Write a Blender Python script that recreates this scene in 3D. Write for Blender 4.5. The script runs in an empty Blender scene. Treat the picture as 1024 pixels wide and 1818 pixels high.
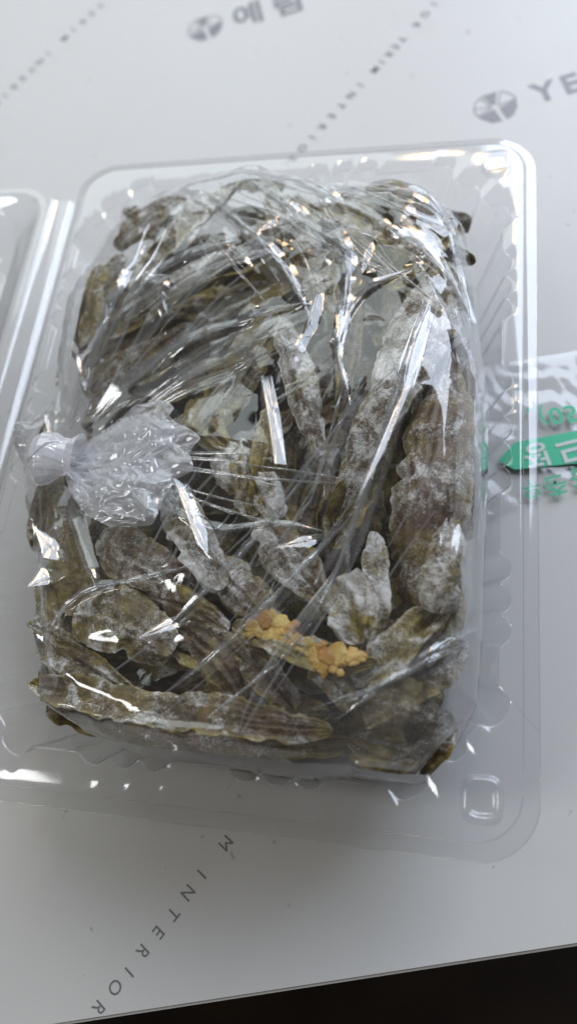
import bpy, bmesh, math, random
import numpy as np
from mathutils import Vector, Matrix
from mathutils.geometry import delaunay_2d_cdt

# ------------------------------------------------------------------ camera, world, light
S = bpy.context.scene
COL = S.collection
CM = 0.01
F_PX = 1340.742
CAM = np.array([0.16613253, -0.2521019, 0.27439653])
AX = np.array([[0.97554943, 0.03326442, -0.21724823],
               [0.11187501, -0.92599166, 0.36058762],
               [-0.18917531, -0.3760757, -0.90707209]])   # rows: world axes in (right, down, forward)
cd = bpy.data.cameras.new('camera')
cam = bpy.data.objects.new('camera', cd)
COL.objects.link(cam)
R3 = Matrix([[AX[r][0], -AX[r][1], -AX[r][2]] for r in range(3)])
cam.matrix_world = Matrix.Translation(Vector(CAM)) @ R3.to_4x4()
cd.sensor_fit = 'VERTICAL'; cd.sensor_height = 24.0
cd.lens = F_PX / 1818 * 24.0
cd.clip_start = 0.01; cd.clip_end = 30
cd.dof.use_dof = True; cd.dof.focus_distance = 0.243; cd.dof.aperture_fstop = 3.6
S.camera = cam

w = bpy.data.worlds.new('World'); S.world = w; w.use_nodes = True
bg = w.node_tree.nodes['Background']
bg.inputs[0].default_value = (0.80, 0.66, 0.50, 1); bg.inputs[1].default_value = 0.10


def area(name, loc, target, sx, sy, power, col, spread=180):
    l = bpy.data.lights.new(name, 'AREA'); l.shape = 'RECTANGLE'
    l.size = sx; l.size_y = sy; l.energy = power; l.color = col
    l.spread = math.radians(spread)
    o = bpy.data.objects.new(name, l); COL.objects.link(o)
    o.location = loc
    o.rotation_euler = (Vector(target) - Vector(loc)).to_track_quat('-Z', 'Y').to_euler()
    return o


T0 = (0.10, -0.10, 0.03)
area('window_light', (-0.40, 0.98, 0.86), T0, 0.80, 0.84, 4.4, (0.86, 0.96, 0.97))
area('window_light', (0.66, 0.90, 0.80), T0, 1.02, 1.16, 24.0, (0.78, 0.88, 1.05))
area('warm_lamp_light', (0.13, 0.56, 0.69), T0, 0.10, 0.17, 0.75, (1.0, 0.66, 0.36))
area('left_fill_light', (-0.55, -0.25, 0.75), T0, 0.16, 0.40, 2.4, (0.95, 0.97, 0.97))  # added fill lamp, brightens the lower left of the board

S.view_settings.view_transform = 'Standard'
S.view_settings.look = 'None'
S.view_settings.exposure = 0.0
S.view_settings.gamma = 1.0
S.render.engine = 'CYCLES'
S.cycles.transparent_max_bounces = 40
S.cycles.max_bounces = 14
S.cycles.glossy_bounces = 5
S.cycles.caustics_reflective = False
S.cycles.caustics_refractive = False

# ------------------------------------------------------------------ helpers


def at(px, py, z):
    """point of the plane z (cm) seen at photograph pixel px, py; returns cm"""
    r = AX @ np.array([(px - 512) / F_PX, (py - 909) / F_PX, 1.0])
    p = CAM + r * ((z * CM - CAM[2]) / r[2])
    return np.array([p[0] * 100, p[1] * 100, z])


def link(o, parent=None):
    COL.objects.link(o)
    if parent is not None:
        o.parent = parent
    return o


def mesh_obj(name, V, Fc, mat, parent=None, smooth=True, cm=True):
    me = bpy.data.meshes.new(name)
    V = np.asarray(V, dtype=float) * (CM if cm else 1)
    me.from_pydata(V.tolist(), [], Fc if isinstance(Fc, list) else Fc.tolist())
    if mat is not None:
        me.materials.append(mat)
    if smooth:
        me.polygons.foreach_set('use_smooth', [True] * len(me.polygons))
    me.update()
    return link(bpy.data.objects.new(name, me), parent)


def empty(name, loc_cm=(0, 0, 0)):
    o = bpy.data.objects.new(name, None)
    o.empty_display_size = 0.01
    link(o)
    return o


def tag(o, label=None, cat=None, group=None, kind=None):
    if label: o['label'] = label
    if cat: o['category'] = cat
    if group: o['group'] = group
    if kind: o['kind'] = kind
    return o


def grid_faces(nu, nv, closed_v=False, off=0):
    i = np.arange(nu - 1)[:, None]
    j = np.arange(nv if closed_v else nv - 1)[None, :]
    a = i * nv + j; b = i * nv + (j + 1) % nv
    c = (i + 1) * nv + (j + 1) % nv; d = (i + 1) * nv + j
    return (np.stack([a, b, c, d], -1).reshape(-1, 4) + off)


def _h(ix, iy, iz, s):
    n = (ix * 374761393 + iy * 668265263 + iz * 2147483647 + s * 974634777) & 0xffffffff
    n = ((n ^ (n >> 13)) * 1274126177) & 0xffffffff
    n = n ^ (n >> 16)
    return (n & 0xffff) / 32767.5 - 1


def noise3(P, s=0):
    P = np.asarray(P, dtype=float)
    f = np.floor(P).astype(np.int64); t = P - f; t = t * t * (3 - 2 * t)
    r = 0
    for dx in (0, 1):
        for dy in (0, 1):
            for dz in (0, 1):
                wt = (t[..., 0] if dx else 1 - t[..., 0]) * (t[..., 1] if dy else 1 - t[..., 1]) * (t[..., 2] if dz else 1 - t[..., 2])
                r = r + wt * _h(f[..., 0] + dx, f[..., 1] + dy, f[..., 2] + dz, s)
    return r


def fbm(P, s=0, octv=3):
    r = 0; a = 1.0; P = np.asarray(P, dtype=float)
    for k in range(octv):
        r = r + a * noise3(P * (2 ** k) + 17.3 * k, s + k); a *= 0.5
    return r


# ------------------------------------------------------------------ materials
def mat(name):
    m = bpy.data.materials.new(name); m.use_nodes = True
    nt = m.node_tree
    for n in list(nt.nodes): nt.nodes.remove(n)
    out = nt.nodes.new('ShaderNodeOutputMaterial')
    return m, nt, out


def N(nt, t, **kw):
    n = nt.nodes.new(t)
    for k, v in kw.items():
        if k.startswith('i_'):
            n.inputs[k[2:].replace('_', ' ')].default_value = v
        else:
            setattr(n, k, v)
    return n


def L(nt, a, b): nt.links.new(a, b)


def math_n(nt, op, a, b=None, clamp=False):
    n = nt.nodes.new('ShaderNodeMath'); n.operation = op; n.use_clamp = clamp
    for k, v in ((0, a), (1, b)):
        if v is None: continue
        if isinstance(v, (int, float)): n.inputs[k].default_value = v
        else: L(nt, v, n.inputs[k])
    return n.outputs[0]


def ramp(nt, fac, stops):
    r = nt.nodes.new('ShaderNodeValToRGB')
    e = r.color_ramp.elements
    while len(e) < len(stops): e.new(0.5)
    for k, (p, c) in enumerate(stops):
        e[k].position = p
        e[k].color = (c, c, c, 1) if isinstance(c, (int, float)) else (*c, 1)
    L(nt, fac, r.inputs[0])
    return r.outputs[0]


def noise_n(nt, vec, scale, detail=4, rough=0.55, dist=0.0):
    n = nt.nodes.new('ShaderNodeTexNoise')
    n.inputs['Scale'].default_value = scale; n.inputs['Detail'].default_value = detail
    n.inputs['Roughness'].default_value = rough; n.inputs['Distortion'].default_value = dist
    L(nt, vec, n.inputs['Vector'])
    return n.outputs['Fac']


def mixc(nt, f, a, b):
    n = nt.nodes.new('ShaderNodeMix'); n.data_type = 'RGBA'
    if isinstance(f, (int, float)): n.inputs[0].default_value = f
    else: L(nt, f, n.inputs[0])
    for k, v in ((6, a), (7, b)):
        if isinstance(v, tuple): n.inputs[k].default_value = (*v, 1)
        else: L(nt, v, n.inputs[k])
    return n.outputs[2]


def film_mat(name, tint=(0.97, 0.975, 0.98), rough=0.05, refl=1.9, milk=0.06, graze=0.35, bump=0.0, bscale=300, layers=False, milkcol=(0.86, 0.88, 0.92)):
    """thin clear plastic: both faces reflect, the rest goes straight through, a little light scatters"""
    m, nt, out = mat(name)
    fr = N(nt, 'ShaderNodeLayerWeight'); fr.inputs[0].default_value = 0.5
    sch = math_n(nt, 'ADD', math_n(nt, 'MULTIPLY', math_n(nt, 'POWER', fr.outputs['Facing'], 5.0), 0.75), 0.04)
    f1 = math_n(nt, 'MULTIPLY', sch, refl, clamp=True)
    gl = N(nt, 'ShaderNodeBsdfGlossy'); gl.inputs['Roughness'].default_value = rough
    gl.inputs['Color'].default_value = (1, 1, 1, 1)
    tr = N(nt, 'ShaderNodeBsdfTransparent'); tr.inputs[0].default_value = (*tint, 1)
    df = N(nt, 'ShaderNodeBsdfDiffuse'); df.inputs[0].default_value = (*milkcol, 1)
    tl = N(nt, 'ShaderNodeBsdfTranslucent'); tl.inputs[0].default_value = (*milkcol, 1)
    md = N(nt, 'ShaderNodeMixShader'); md.inputs[0].default_value = 0.5
    L(nt, df.outputs[0], md.inputs[1]); L(nt, tl.outputs[0], md.inputs[2])
    lw = N(nt, 'ShaderNodeLayerWeight'); lw.inputs[0].default_value = 0.5
    g3 = math_n(nt, 'POWER', lw.outputs['Facing'], 3.0)
    mk = math_n(nt, 'ADD', math_n(nt, 'MULTIPLY', g3, graze), milk, clamp=True)
    if layers:
        at_ = N(nt, 'ShaderNodeAttribute'); at_.attribute_name = 'layers'
        mk = math_n(nt, 'ADD', mk, at_.outputs['Fac'], clamp=True)
    m1 = N(nt, 'ShaderNodeMixShader'); L(nt, mk, m1.inputs[0])
    L(nt, tr.outputs[0], m1.inputs[1]); L(nt, md.outputs[0], m1.inputs[2])
    m2 = N(nt, 'ShaderNodeMixShader'); L(nt, f1, m2.inputs[0])
    L(nt, m1.outputs[0], m2.inputs[1]); L(nt, gl.outputs[0], m2.inputs[2])
    L(nt, m2.outputs[0], out.inputs[0])
    if bump > 0:
        tc = N(nt, 'ShaderNodeTexCoord')
        nz = noise_n(nt, tc.outputs['Object'], bscale, 3)
        b = N(nt, 'ShaderNodeBump'); b.inputs['Strength'].default_value = bump; b.inputs['Distance'].default_value = 0.0006
        L(nt, nz, b.inputs['Height'])
        for s in (fr, gl, df): L(nt, b.outputs[0], s.inputs['Normal'])
    return m


def print_mat(name, col, rough=0.5):
    m, nt, out = mat(name)
    tc = N(nt, 'ShaderNodeTexCoord')
    nz = noise_n(nt, tc.outputs['Object'], 900, 2)
    p = N(nt, 'ShaderNodeBsdfPrincipled')
    c = mixc(nt, nz, tuple(x * 0.85 for x in col), tuple(min(1, x * 1.15) for x in col))
    L(nt, c, p.inputs['Base Color']); p.inputs['Roughness'].default_value = rough
    L(nt, p.outputs[0], out.inputs[0])
    return m


def board_mat():
    m, nt, out = mat('white_laminate')
    tc = N(nt, 'ShaderNodeTexCoord'); v = tc.outputs['Object']
    big = noise_n(nt, v, 6, 3); sm = noise_n(nt, v, 90, 4)
    c = mixc(nt, big, (0.60, 0.60, 0.585), (0.66, 0.655, 0.64))
    sp = ramp(nt, noise_n(nt, v, 150, 2, 0.4), [(0.0, 0.0), (0.73, 0.0), (0.76, 1.0)])
    c = mixc(nt, math_n(nt, 'MULTIPLY', sp, 0.5), c, (0.30, 0.28, 0.25))
    sm2 = ramp(nt, noise_n(nt, v, 25, 5, 0.7), [(0.0, 0.0), (0.62, 0.0), (0.75, 1.0)])
    c = mixc(nt, math_n(nt, 'MULTIPLY', sm2, 0.25), c, (0.45, 0.42, 0.36))
    p = N(nt, 'ShaderNodeBsdfPrincipled'); L(nt, c, p.inputs['Base Color'])
    L(nt, ramp(nt, sm, [(0.3, 0.30), (0.7, 0.42)]), p.inputs['Roughness']); p.inputs['Specular IOR Level'].default_value = 0.18
    b = N(nt, 'ShaderNodeBump'); b.inputs['Strength'].default_value = 0.08; b.inputs['Distance'].default_value = 0.0005
    L(nt, noise_n(nt, v, 60, 3), b.inputs['Height']); L(nt, b.outputs[0], p.inputs['Normal'])
    L(nt, p.outputs[0], out.inputs[0])
    return m


def plain(name, c1, c2, scale, rough, bump=0.2, bdist=0.0005):
    m, nt, out = mat(name)
    tc = N(nt, 'ShaderNodeTexCoord'); v = tc.outputs['Object']
    nz = noise_n(nt, v, scale, 5)
    p = N(nt, 'ShaderNodeBsdfPrincipled')
    L(nt, mixc(nt, ramp(nt, nz, [(0.3, 0.0), (0.7, 1.0)]), c1, c2), p.inputs['Base Color'])
    p.inputs['Roughness'].default_value = rough
    b = N(nt, 'ShaderNodeBump'); b.inputs['Strength'].default_value = bump; b.inputs['Distance'].default_value = bdist
    L(nt, nz, b.inputs['Height']); L(nt, b.outputs[0], p.inputs['Normal'])
    L(nt, p.outputs[0], out.inputs[0])
    return m


def leaf_mat():
    """dried leaf: dark brown body, olive rims, white floury frosting; object colour = (frost, olive, redness)"""
    m, nt, out = mat('dried_leaf')
    tc = N(nt, 'ShaderNodeTexCoord'); oi = N(nt, 'ShaderNodeObjectInfo')
    ofs = N(nt, 'ShaderNodeVectorMath', operation='ADD')
    L(nt, tc.outputs['Object'], ofs.inputs[0])
    cx = N(nt, 'ShaderNodeCombineXYZ'); L(nt, oi.outputs['Random'], cx.inputs[0]); L(nt, oi.outputs['Random'], cx.inputs[2])
    L(nt, cx.outputs[0], ofs.inputs[1]); v = ofs.outputs[0]
    sc = N(nt, 'ShaderNodeSeparateColor'); L(nt, oi.outputs['Color'], sc.inputs[0])
    frost, olive, red = sc.outputs[0], sc.outputs[1], sc.outputs[2]
    rim = N(nt, 'ShaderNodeAttribute'); rim.attribute_name = 'rim'
    big = noise_n(nt, v, 70, 5, 0.6, 0.4); mid = noise_n(nt, v, 260, 6, 0.65); fine = noise_n(nt, v, 1500, 3, 0.7)
    streak = noise_n(nt, v, 130, 6, 0.6, 1.5)
    brown = mixc(nt, ramp(nt, mid, [(0.3, 0.0), (0.7, 1.0)]), (0.014, 0.009, 0.004), (0.16, 0.108, 0.045))
    brown = mixc(nt, math_n(nt, 'MULTIPLY', red, ramp(nt, streak, [(0.3, 0.0), (0.7, 1.0)])), brown, (0.15, 0.092, 0.070))
    green = mixc(nt, ramp(nt, mid, [(0.3, 0.0), (0.7, 1.0)]), (0.07, 0.054, 0.008), (0.42, 0.33, 0.07))
    of = math_n(nt, 'ADD', math_n(nt, 'MULTIPLY', rim.outputs['Fac'], 0.9), math_n(nt, 'ADD', olive, 0.08))
    of = math_n(nt, 'ADD', of, math_n(nt, 'MULTIPLY', math_n(nt, 'SUBTRACT', big, 0.5), 2.2), clamp=True)
    c = mixc(nt, of, brown, green)
    # frost: broad dusty veil + dense floury patches + grains
    veil = math_n(nt, 'ADD', math_n(nt, 'MULTIPLY', math_n(nt, 'SUBTRACT', noise_n(nt, v, 95, 4, 0.6, 0.8), 0.5), 3.4), frost)
    gr = math_n(nt, 'MULTIPLY', math_n(nt, 'SUBTRACT', fine, 0.5), 2.0)
    gm = math_n(nt, 'MULTIPLY', math_n(nt, 'SUBTRACT', noise_n(nt, v, 520, 5, 0.7), 0.5), 1.5)
    rf = math_n(nt, 'MULTIPLY', rim.outputs['Fac'], 0.22)
    ff = math_n(nt, 'ADD', math_n(nt, 'ADD', veil, gr), math_n(nt, 'ADD', gm, rf))
    ff = ramp(nt, ff, [(0.23, 0.0), (0.56, 0.34), (0.92, 1.0)])
    white = mixc(nt, noise_n(nt, v, 500, 3), (0.52, 0.50, 0.46), (0.86, 0.85, 0.81))
    c2 = mixc(nt, ff, c, white)
    p = N(nt, 'ShaderNodeBsdfPrincipled'); L(nt, c2, p.inputs['Base Color'])
    rr = N(nt, 'ShaderNodeMapRange'); rr.inputs[3].default_value = 0.42; rr.inputs[4].default_value = 0.9
    L(nt, ff, rr.inputs[0]); L(nt, rr.outputs[0], p.inputs['Roughness'])
    b1 = N(nt, 'ShaderNodeBump'); b1.inputs['Strength'].default_value = 0.9; b1.inputs['Distance'].default_value = 0.0008
    L(nt, math_n(nt, 'ADD', mid, math_n(nt, 'MULTIPLY', streak, 0.8)), b1.inputs['Height'])
    b2 = N(nt, 'ShaderNodeBump'); b2.inputs['Strength'].default_value = 0.8; b2.inputs['Distance'].default_value = 0.00035
    L(nt, math_n(nt, 'MULTIPLY', fine, ff), b2.inputs['Height']); L(nt, b1.outputs[0], b2.inputs['Normal'])
    L(nt, b2.outputs[0], p.inputs['Normal'])
    L(nt, p.outputs[0], out.inputs[0])
    return m


M_BOARD = board_mat()
M_EDGE = plain('board_edge', (0.10, 0.085, 0.065), (0.22, 0.19, 0.15), 300, 0.7)
M_FLOOR = plain('dark_floor', (0.010, 0.007, 0.005), (0.045, 0.030, 0.020), 7, 0.7)
M_INK = print_mat('grey_ink', (0.17, 0.165, 0.18))
M_INKL = print_mat('pale_grey_ink', (0.24, 0.24, 0.26))
M_GREEN = print_mat('green_ink', (0.02, 0.50, 0.27), 0.35)
M_WINK = print_mat('white_ink', (0.62, 0.66, 0.66), 0.4)
M_PET = film_mat('clear_tray_plastic', (0.955, 0.96, 0.965), rough=0.09, refl=1.9, milk=0.02, graze=0.2)
M_PETRIM = film_mat('tray_fold_plastic', (0.95, 0.955, 0.96), rough=0.12, refl=2.2, milk=0.04, graze=0.3)
M_BAG = film_mat('bag_film', (0.965, 0.965, 0.965), rough=0.055, refl=2.0, milk=0.012, graze=0.25, layers=True)
M_TAIL = film_mat('gathered_film', (0.95, 0.955, 0.965), rough=0.16, refl=1.8, milk=0.42, graze=0.3, milkcol=(0.94, 0.95, 0.97))
M_KNOT = film_mat('knotted_film', (0.9, 0.9, 0.93), rough=0.12, refl=3.0, milk=0.80, graze=0.2, milkcol=(0.95, 0.95, 0.98))
M_SHEET = film_mat('printed_bag_film', (0.965, 0.97, 0.975), rough=0.12, refl=1.5, milk=0.05, graze=0.2)
M_LEAF = leaf_mat()
M_GOLDP = plain('pale_crust', (0.42, 0.25, 0.04), (0.74, 0.56, 0.20), 160, 0.5, 1.0, 0.0010)
M_GOLDD = plain('dark_crust', (0.30, 0.12, 0.015), (0.60, 0.34, 0.09), 160, 0.4, 1.0, 0.0010)
M_GOLD = plain('golden_crust', (0.38, 0.19, 0.018), (0.74, 0.52, 0.16), 110, 0.42, 1.0, 0.0012)

# ------------------------------------------------------------------ floor and board
fl = mesh_obj('floor', [(-300, -300, -70), (300, -300, -70), (300, 300, -70), (-300, 300, -70)], [[0, 1, 2, 3]], M_FLOOR)
tag(fl, kind='structure')

board = empty('printed_board')
tag(board, 'white glossy board printed with grey logos and diagonal lettering, lying under the clear box', 'board')
e0 = np.array([4.90970038, -32.61628469]); e1 = np.array([20.61639467, -28.17512312])
ed = (e1 - e0) / np.linalg.norm(e1 - e0); en = np.array([-ed[1], ed[0]])
A_, B_ = e0 - ed * 45, e1 + ed * 50
C_, D_ = B_ + en * 110, A_ + en * 110
bm = bmesh.new()
vs = [bm.verts.new((p[0] * CM, p[1] * CM, z * CM)) for z in (-1.2, 0) for p in (A_, B_, C_, D_)]
for f in ((4, 5, 6, 7), (3, 2, 1, 0), (0, 1, 5, 4), (1, 2, 6, 5), (2, 3, 7, 6), (3, 0, 4, 7)):
    bm.faces.new([vs[k] for k in f])
top_edges = [e for e in bm.edges if all(v.co.z > -0.001 for v in e.verts)]
bmesh.ops.bevel(bm, geom=top_edges, offset=0.0009, segments=3, affect='EDGES')
me = bpy.data.meshes.new('panel'); bm.to_mesh(me); bm.free()
me.materials.append(M_BOARD); me.materials.append(M_EDGE)
for p in me.polygons:
    p.material_index = 0 if p.center.z > -0.0012 else 1
link(bpy.data.objects.new('panel', me), board)


def text_mesh(name, s, size, p, ang, m, parent, z, flip=False, bold=0.0, align='CENTER'):
    c = bpy.data.curves.new('txt', 'FONT'); c.body = s; c.size = size * CM; c.align_x = align; c.align_y = 'CENTER'
    c.offset = bold * CM; c.resolution_u = 4
    o = bpy.data.objects.new('txt', c); COL.objects.link(o)
    dg = bpy.context.evaluated_depsgraph_get()
    me = bpy.data.meshes.new_from_object(o.evaluated_get(dg))
    bpy.data.objects.remove(o)
    mt = Matrix.Translation((p[0] * CM, p[1] * CM, z * CM)) @ Matrix.Rotation(ang, 4, 'Z')
    if flip: mt = mt @ Matrix.Diagonal((1, -1, 1, 1))
    me.transform(mt)
    me.materials.clear(); me.materials.append(m)
    me.name = name
    return link(bpy.data.objects.new(name, me), parent)


a_txt = math.atan2(-5.4, -3.55)
RW = ((400, 1496, 'M'), (357, 1551, 'I'), (333, 1584, 'N'), (307, 1621, 'T'), (281, 1654, 'E'), (253, 1688, 'R'), (229, 1725, 'I'), (204, 1752, 'O'), (175, 1788, 'R'))
for px, py, ch in RW:
    text_mesh('printed_letter', ch, 0.60, at(px, py, 0), a_txt, M_INK, board, 0.012)
du = np.array([math.cos(a_txt), math.sin(a_txt)])
p0 = at(400, 1496, 0)[:2]
for seq in ((((713, 70), (665, 124), 'YERIM'), ((639, 151), (518, 282), 'INTERIOR'), ((845, -82), (738, 44), 'INTERIOR')),
            (((178, 10), (115, 68), 'YERIM'), ((86, 95), (-22, 200), 'INTERIOR'))):
    for a, b, s in seq:
        pa, pb = at(*a, 0), at(*b, 0)
        for k, ch in enumerate(s):
            text_mesh('printed_letter', ch, 0.60, pa + (pb - pa) * k / (len(s) - 1), a_txt, M_INK, board, 0.012, bold=0.01)


def logo(px, py, ang, r):
    c = at(px, py, 0)
    V = []; Fc = []

    def poly(pts):
        b = len(V)
        for x, y in pts:
            V.append((c[0] + r * (x * math.cos(ang) - y * math.sin(ang)), c[1] + r * (x * math.sin(ang) + y * math.cos(ang)), 0.012))
        Fc.append(list(range(b, b + len(pts))))
    g = 0.10
    # three solid wedges and three outlined ones, split by a leaning cross
    poly([(-0.42, 0.92), (0.30, 0.95), (0.02, 0.16), (-0.12, 0.20)])
    poly([(-0.12, -0.10), (0.02, -0.98), (-0.45, -0.90), (-0.93, -0.38), (-0.90, -0.30)])
    poly([(0.10, -0.12), (0.96, 0.10), (0.90, -0.35), (0.60, -0.78), (0.24, -0.96)])

    def thin(a, b, t=0.045):
        a = np.array(a); b = np.array(b); d = (b - a) / np.linalg.norm(b - a); n = np.array([-d[1], d[0]]) * t
        poly([a + n, a - n, b - n, b + n])
    arc = [(math.cos(t), math.sin(t)) for t in np.linspace(math.radians(62), math.radians(8), 7)]
    for a, b in zip(arc[:-1], arc[1:]): thin(a, b, 0.03)
    arc = [(math.cos(t), math.sin(t)) for t in np.linspace(math.radians(118), math.radians(196), 8)]
    for a, b in zip(arc[:-1], arc[1:]): thin(a, b, 0.03)
    thin((0.12, 0.06), (0.45, 0.88), 0.03); thin((0.12, 0.06), (0.98, 0.14), 0.03)
    thin((-0.2, 0.10), (-0.96, 0.22), 0.03); thin((-0.2, 0.02), (-0.92, -0.22), 0.03); thin((-0.2, 0.16), (-0.55, 0.80), 0.03)
    mesh_obj('printed_emblem', V, Fc, M_INKL, board, smooth=False)


la = math.radians(17)
logo(365, 50, la, 1.02); logo(880, 190, la, 1.02)
for (px, py, s, sz) in ((441, 28, '예', 2.0), (512, 9, '림', 2.0)):
    text_mesh('printed_letter', s, sz, at(px, py, 0), la, M_INKL, board, 0.012, bold=0.055)
for (px, py, s) in ((966, 164, 'Y'), (1013, 150, 'E'), (1062, 136, 'R')):
    text_mesh('printed_letter', s, 1.75, at(px, py, 0), la, M_INKL, board, 0.012, bold=0.05)

# ------------------------------------------------------------------ clear printed bag lying at the right
sheet = empty('printed_plastic_bag')
tag(sheet, 'flat clear plastic bag with green mirrored printing, lying under the right rim of the box', 'plastic bag')
q0 = at(850, 655, 0)[:2]; q1 = at(1110, 610, 0)[:2]; q2 = at(1110, 800, 0)[:2]; q3 = at(850, 938, 0)[:2]
nu, nv = 70, 60
U, Vv = np.meshgrid(np.linspace(0, 1, nu), np.linspace(0, 1, nv), indexing='ij')
X = (1 - U)[..., None] * ((1 - Vv)[..., None] * q0 + Vv[..., None] * q3) + U[..., None] * ((1 - Vv)[..., None] * q1 + Vv[..., None] * q2)
Zs = 0.10 + 0.07 * fbm(np.stack([X[..., 0] * 0.5, X[..., 1] * 0.8, X[..., 0] * 0], -1), 5) + 0.03 * np.abs(noise3(np.stack([X[..., 0] * 1.6 + X[..., 1], X[..., 1] * 1.2, X[..., 0] * 0], -1), 8))
Zs = np.maximum(Zs, 0.035)
mesh_obj('film', np.concatenate([X, Zs[..., None]], -1).reshape(-1, 3), grid_faces(nu, nv), M_SHEET, sheet)
ga = math.atan2(at(1024, 790, 0)[1] - at(895, 822, 0)[1], at(1024, 790, 0)[0] - at(895, 822, 0)[0])
b0 = [at(912, 790, 0), at(1110, 752, 0), at(1110, 818, 0), at(912, 838, 0)]
bz = 0.22
ns = 24
ring = [b0[0] + (b0[1] - b0[0]) * t for t in np.linspace(0, 1, ns)] + [b0[3] + (b0[2] - b0[3]) * t for t in np.linspace(0, 1, ns)]
tip = at(882, 822, 0)
mesh_obj('green_band', [(p[0], p[1], bz) for p in ring] + [(tip[0], tip[1], bz)], [[k + ns, k + ns + 1, k + 1, k] for k in range(ns - 1)] + [[ns, 0, 2 * ns]], M_GREEN, sheet, smooth=False)
for px, py, s, sz, m, bo in ((941, 739, '.', 1.1, M_GREEN, 0.02), (962, 740, '(', 1.0, M_GREEN, 0.01), (985, 737, '0', 1.05, M_GREEN, 0.02), (1012, 733, '5', 1.05, M_GREEN, 0.02),
                             (951, 806, '정', 1.12, M_WINK, 0.02), (1012, 797, '므', 1.15, M_WINK, 0.03), (1060, 786, '소', 1.15, M_WINK, 0.03),
                             (942, 866, '우', 0.85, M_GREEN, 0.008), (985, 860, '춘', 0.95, M_GREEN, 0.008), (1030, 845, '천', 0.95, M_GREEN, 0.008)):
    text_mesh('printed_character', s, sz, at(px, py, 0.2), ga, m, sheet, bz + (0.02 if m is M_WINK else 0), flip=True, bold=bo)

# ------------------------------------------------------------------ clear clamshell box
ZR = 4.5
box = empty('clamshell_box')
tag(box, 'clear plastic clamshell box lying open with ribbed walls, holding the knotted bag', 'plastic box')
x0, x1, y0, y1, ch = 0.75, 17.95, -24.35, -1.45, 2.45
cx, cy = (x0 + x1) / 2, (y0 + y1) / 2


def edge_pts(a, b, knobs, n_per_cm=14):
    a = np.array(a, float); b = np.array(b, float); ln = np.linalg.norm(b - a); d = (b - a) / ln
    nrm = np.array([d[1], -d[0]])                       # outward for a counter-clockwise outline
    t = np.linspace(0, ln, max(8, int(ln * n_per_cm)), endpoint=False)
    off = np.zeros_like(t)
    for k in knobs:
        q = np.abs(t - k) / 0.42
        off = np.maximum(off, 0.33 * np.sqrt(np.clip(1 - q ** 2.4, 0, 1)))
    return a + d * t[:, None], nrm[None, :] * off[:, None]


ys = [-6.08, -7.07, -8.05, -10.97, -11.91, -12.85, -13.79, -14.7, -17.68, -18.68, -19.65]
xs = [5.9, 6.88, 7.9, 10.75, 11.74, 12.68]
# counter-clockwise: bottom edge going right, chamfer, right edge going up, ...
corn = [(x0 + ch, y0), (x1 - ch, y0), (x1, y0 + ch), (x1, y1 - ch), (x1 - ch, y1), (x0 + ch, y1), (x0, y1 - ch), (x0, y0 + ch)]
cl = ch * math.sqrt(2)
kn = {0: [x - corn[0][0] for x in xs] + [0.05, x1 - x0 - 2 * ch - 0.05], 1: [0.25, cl / 2, cl - 0.25], 2: [y - corn[2][1] for y in ys] + [0.05, y1 - y0 - 2 * ch - 0.05], 3: [0.25, cl / 2, cl - 0.25],
      4: [corn[4][0] - x for x in xs] + [0.05, x1 - x0 - 2 * ch - 0.05], 5: [0.25, cl / 2, cl - 0.25], 6: [corn[6][1] - y for y in ys] + [0.05, y1 - y0 - 2 * ch - 0.05], 7: [0.25, cl / 2, cl - 0.25]}
BP, BO = [], []
for k in range(8):
    p, o = edge_pts(corn[k], corn[(k + 1) % 8], kn[k])
    BP.append(p); BO.append(o)
BP = np.concatenate(BP); BO = np.concatenate(BO)
for _ in range(2):
    BO = (np.roll(BO, 1, 0) + 2 * BO + np.roll(BO, -1, 0)) / 4
    BP = (np.roll(BP, 1, 0) + 2 * BP + np.roll(BP, -1, 0)) / 4
NB = len(BP)


def rrect(ax, bx, ay, by, r, th):
    """point of a rounded rectangle seen from (cx, cy) at the angles th"""
    pts = []
    for (ox, oy, a0) in ((bx - r, ay + r, -90), (bx - r, by - r, 0), (ax + r, by - r, 90), (ax + r, ay + r, 180)):
        for a in np.linspace(a0, a0 + 90, 24):
            pts.append((ox + r * math.cos(math.radians(a)), oy + r * math.sin(math.radians(a))))
    pts.append(pts[0]); pts = np.array(pts)
    seg = np.concatenate([np.linspace(pts[k], pts[k + 1], 40, endpoint=False) for k in range(len(pts) - 1)])
    a = np.arctan2(seg[:, 1] - cy, seg[:, 0] - cx); o = np.argsort(a); a = a[o]; seg = seg[o]
    return np.stack([np.interp(th, a, seg[:, k], period=2 * math.pi) for k in (0, 1)], -1)


OX0, OX1, OY0, OY1 = -0.16, 19.12, -26.06, 0.27


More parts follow.
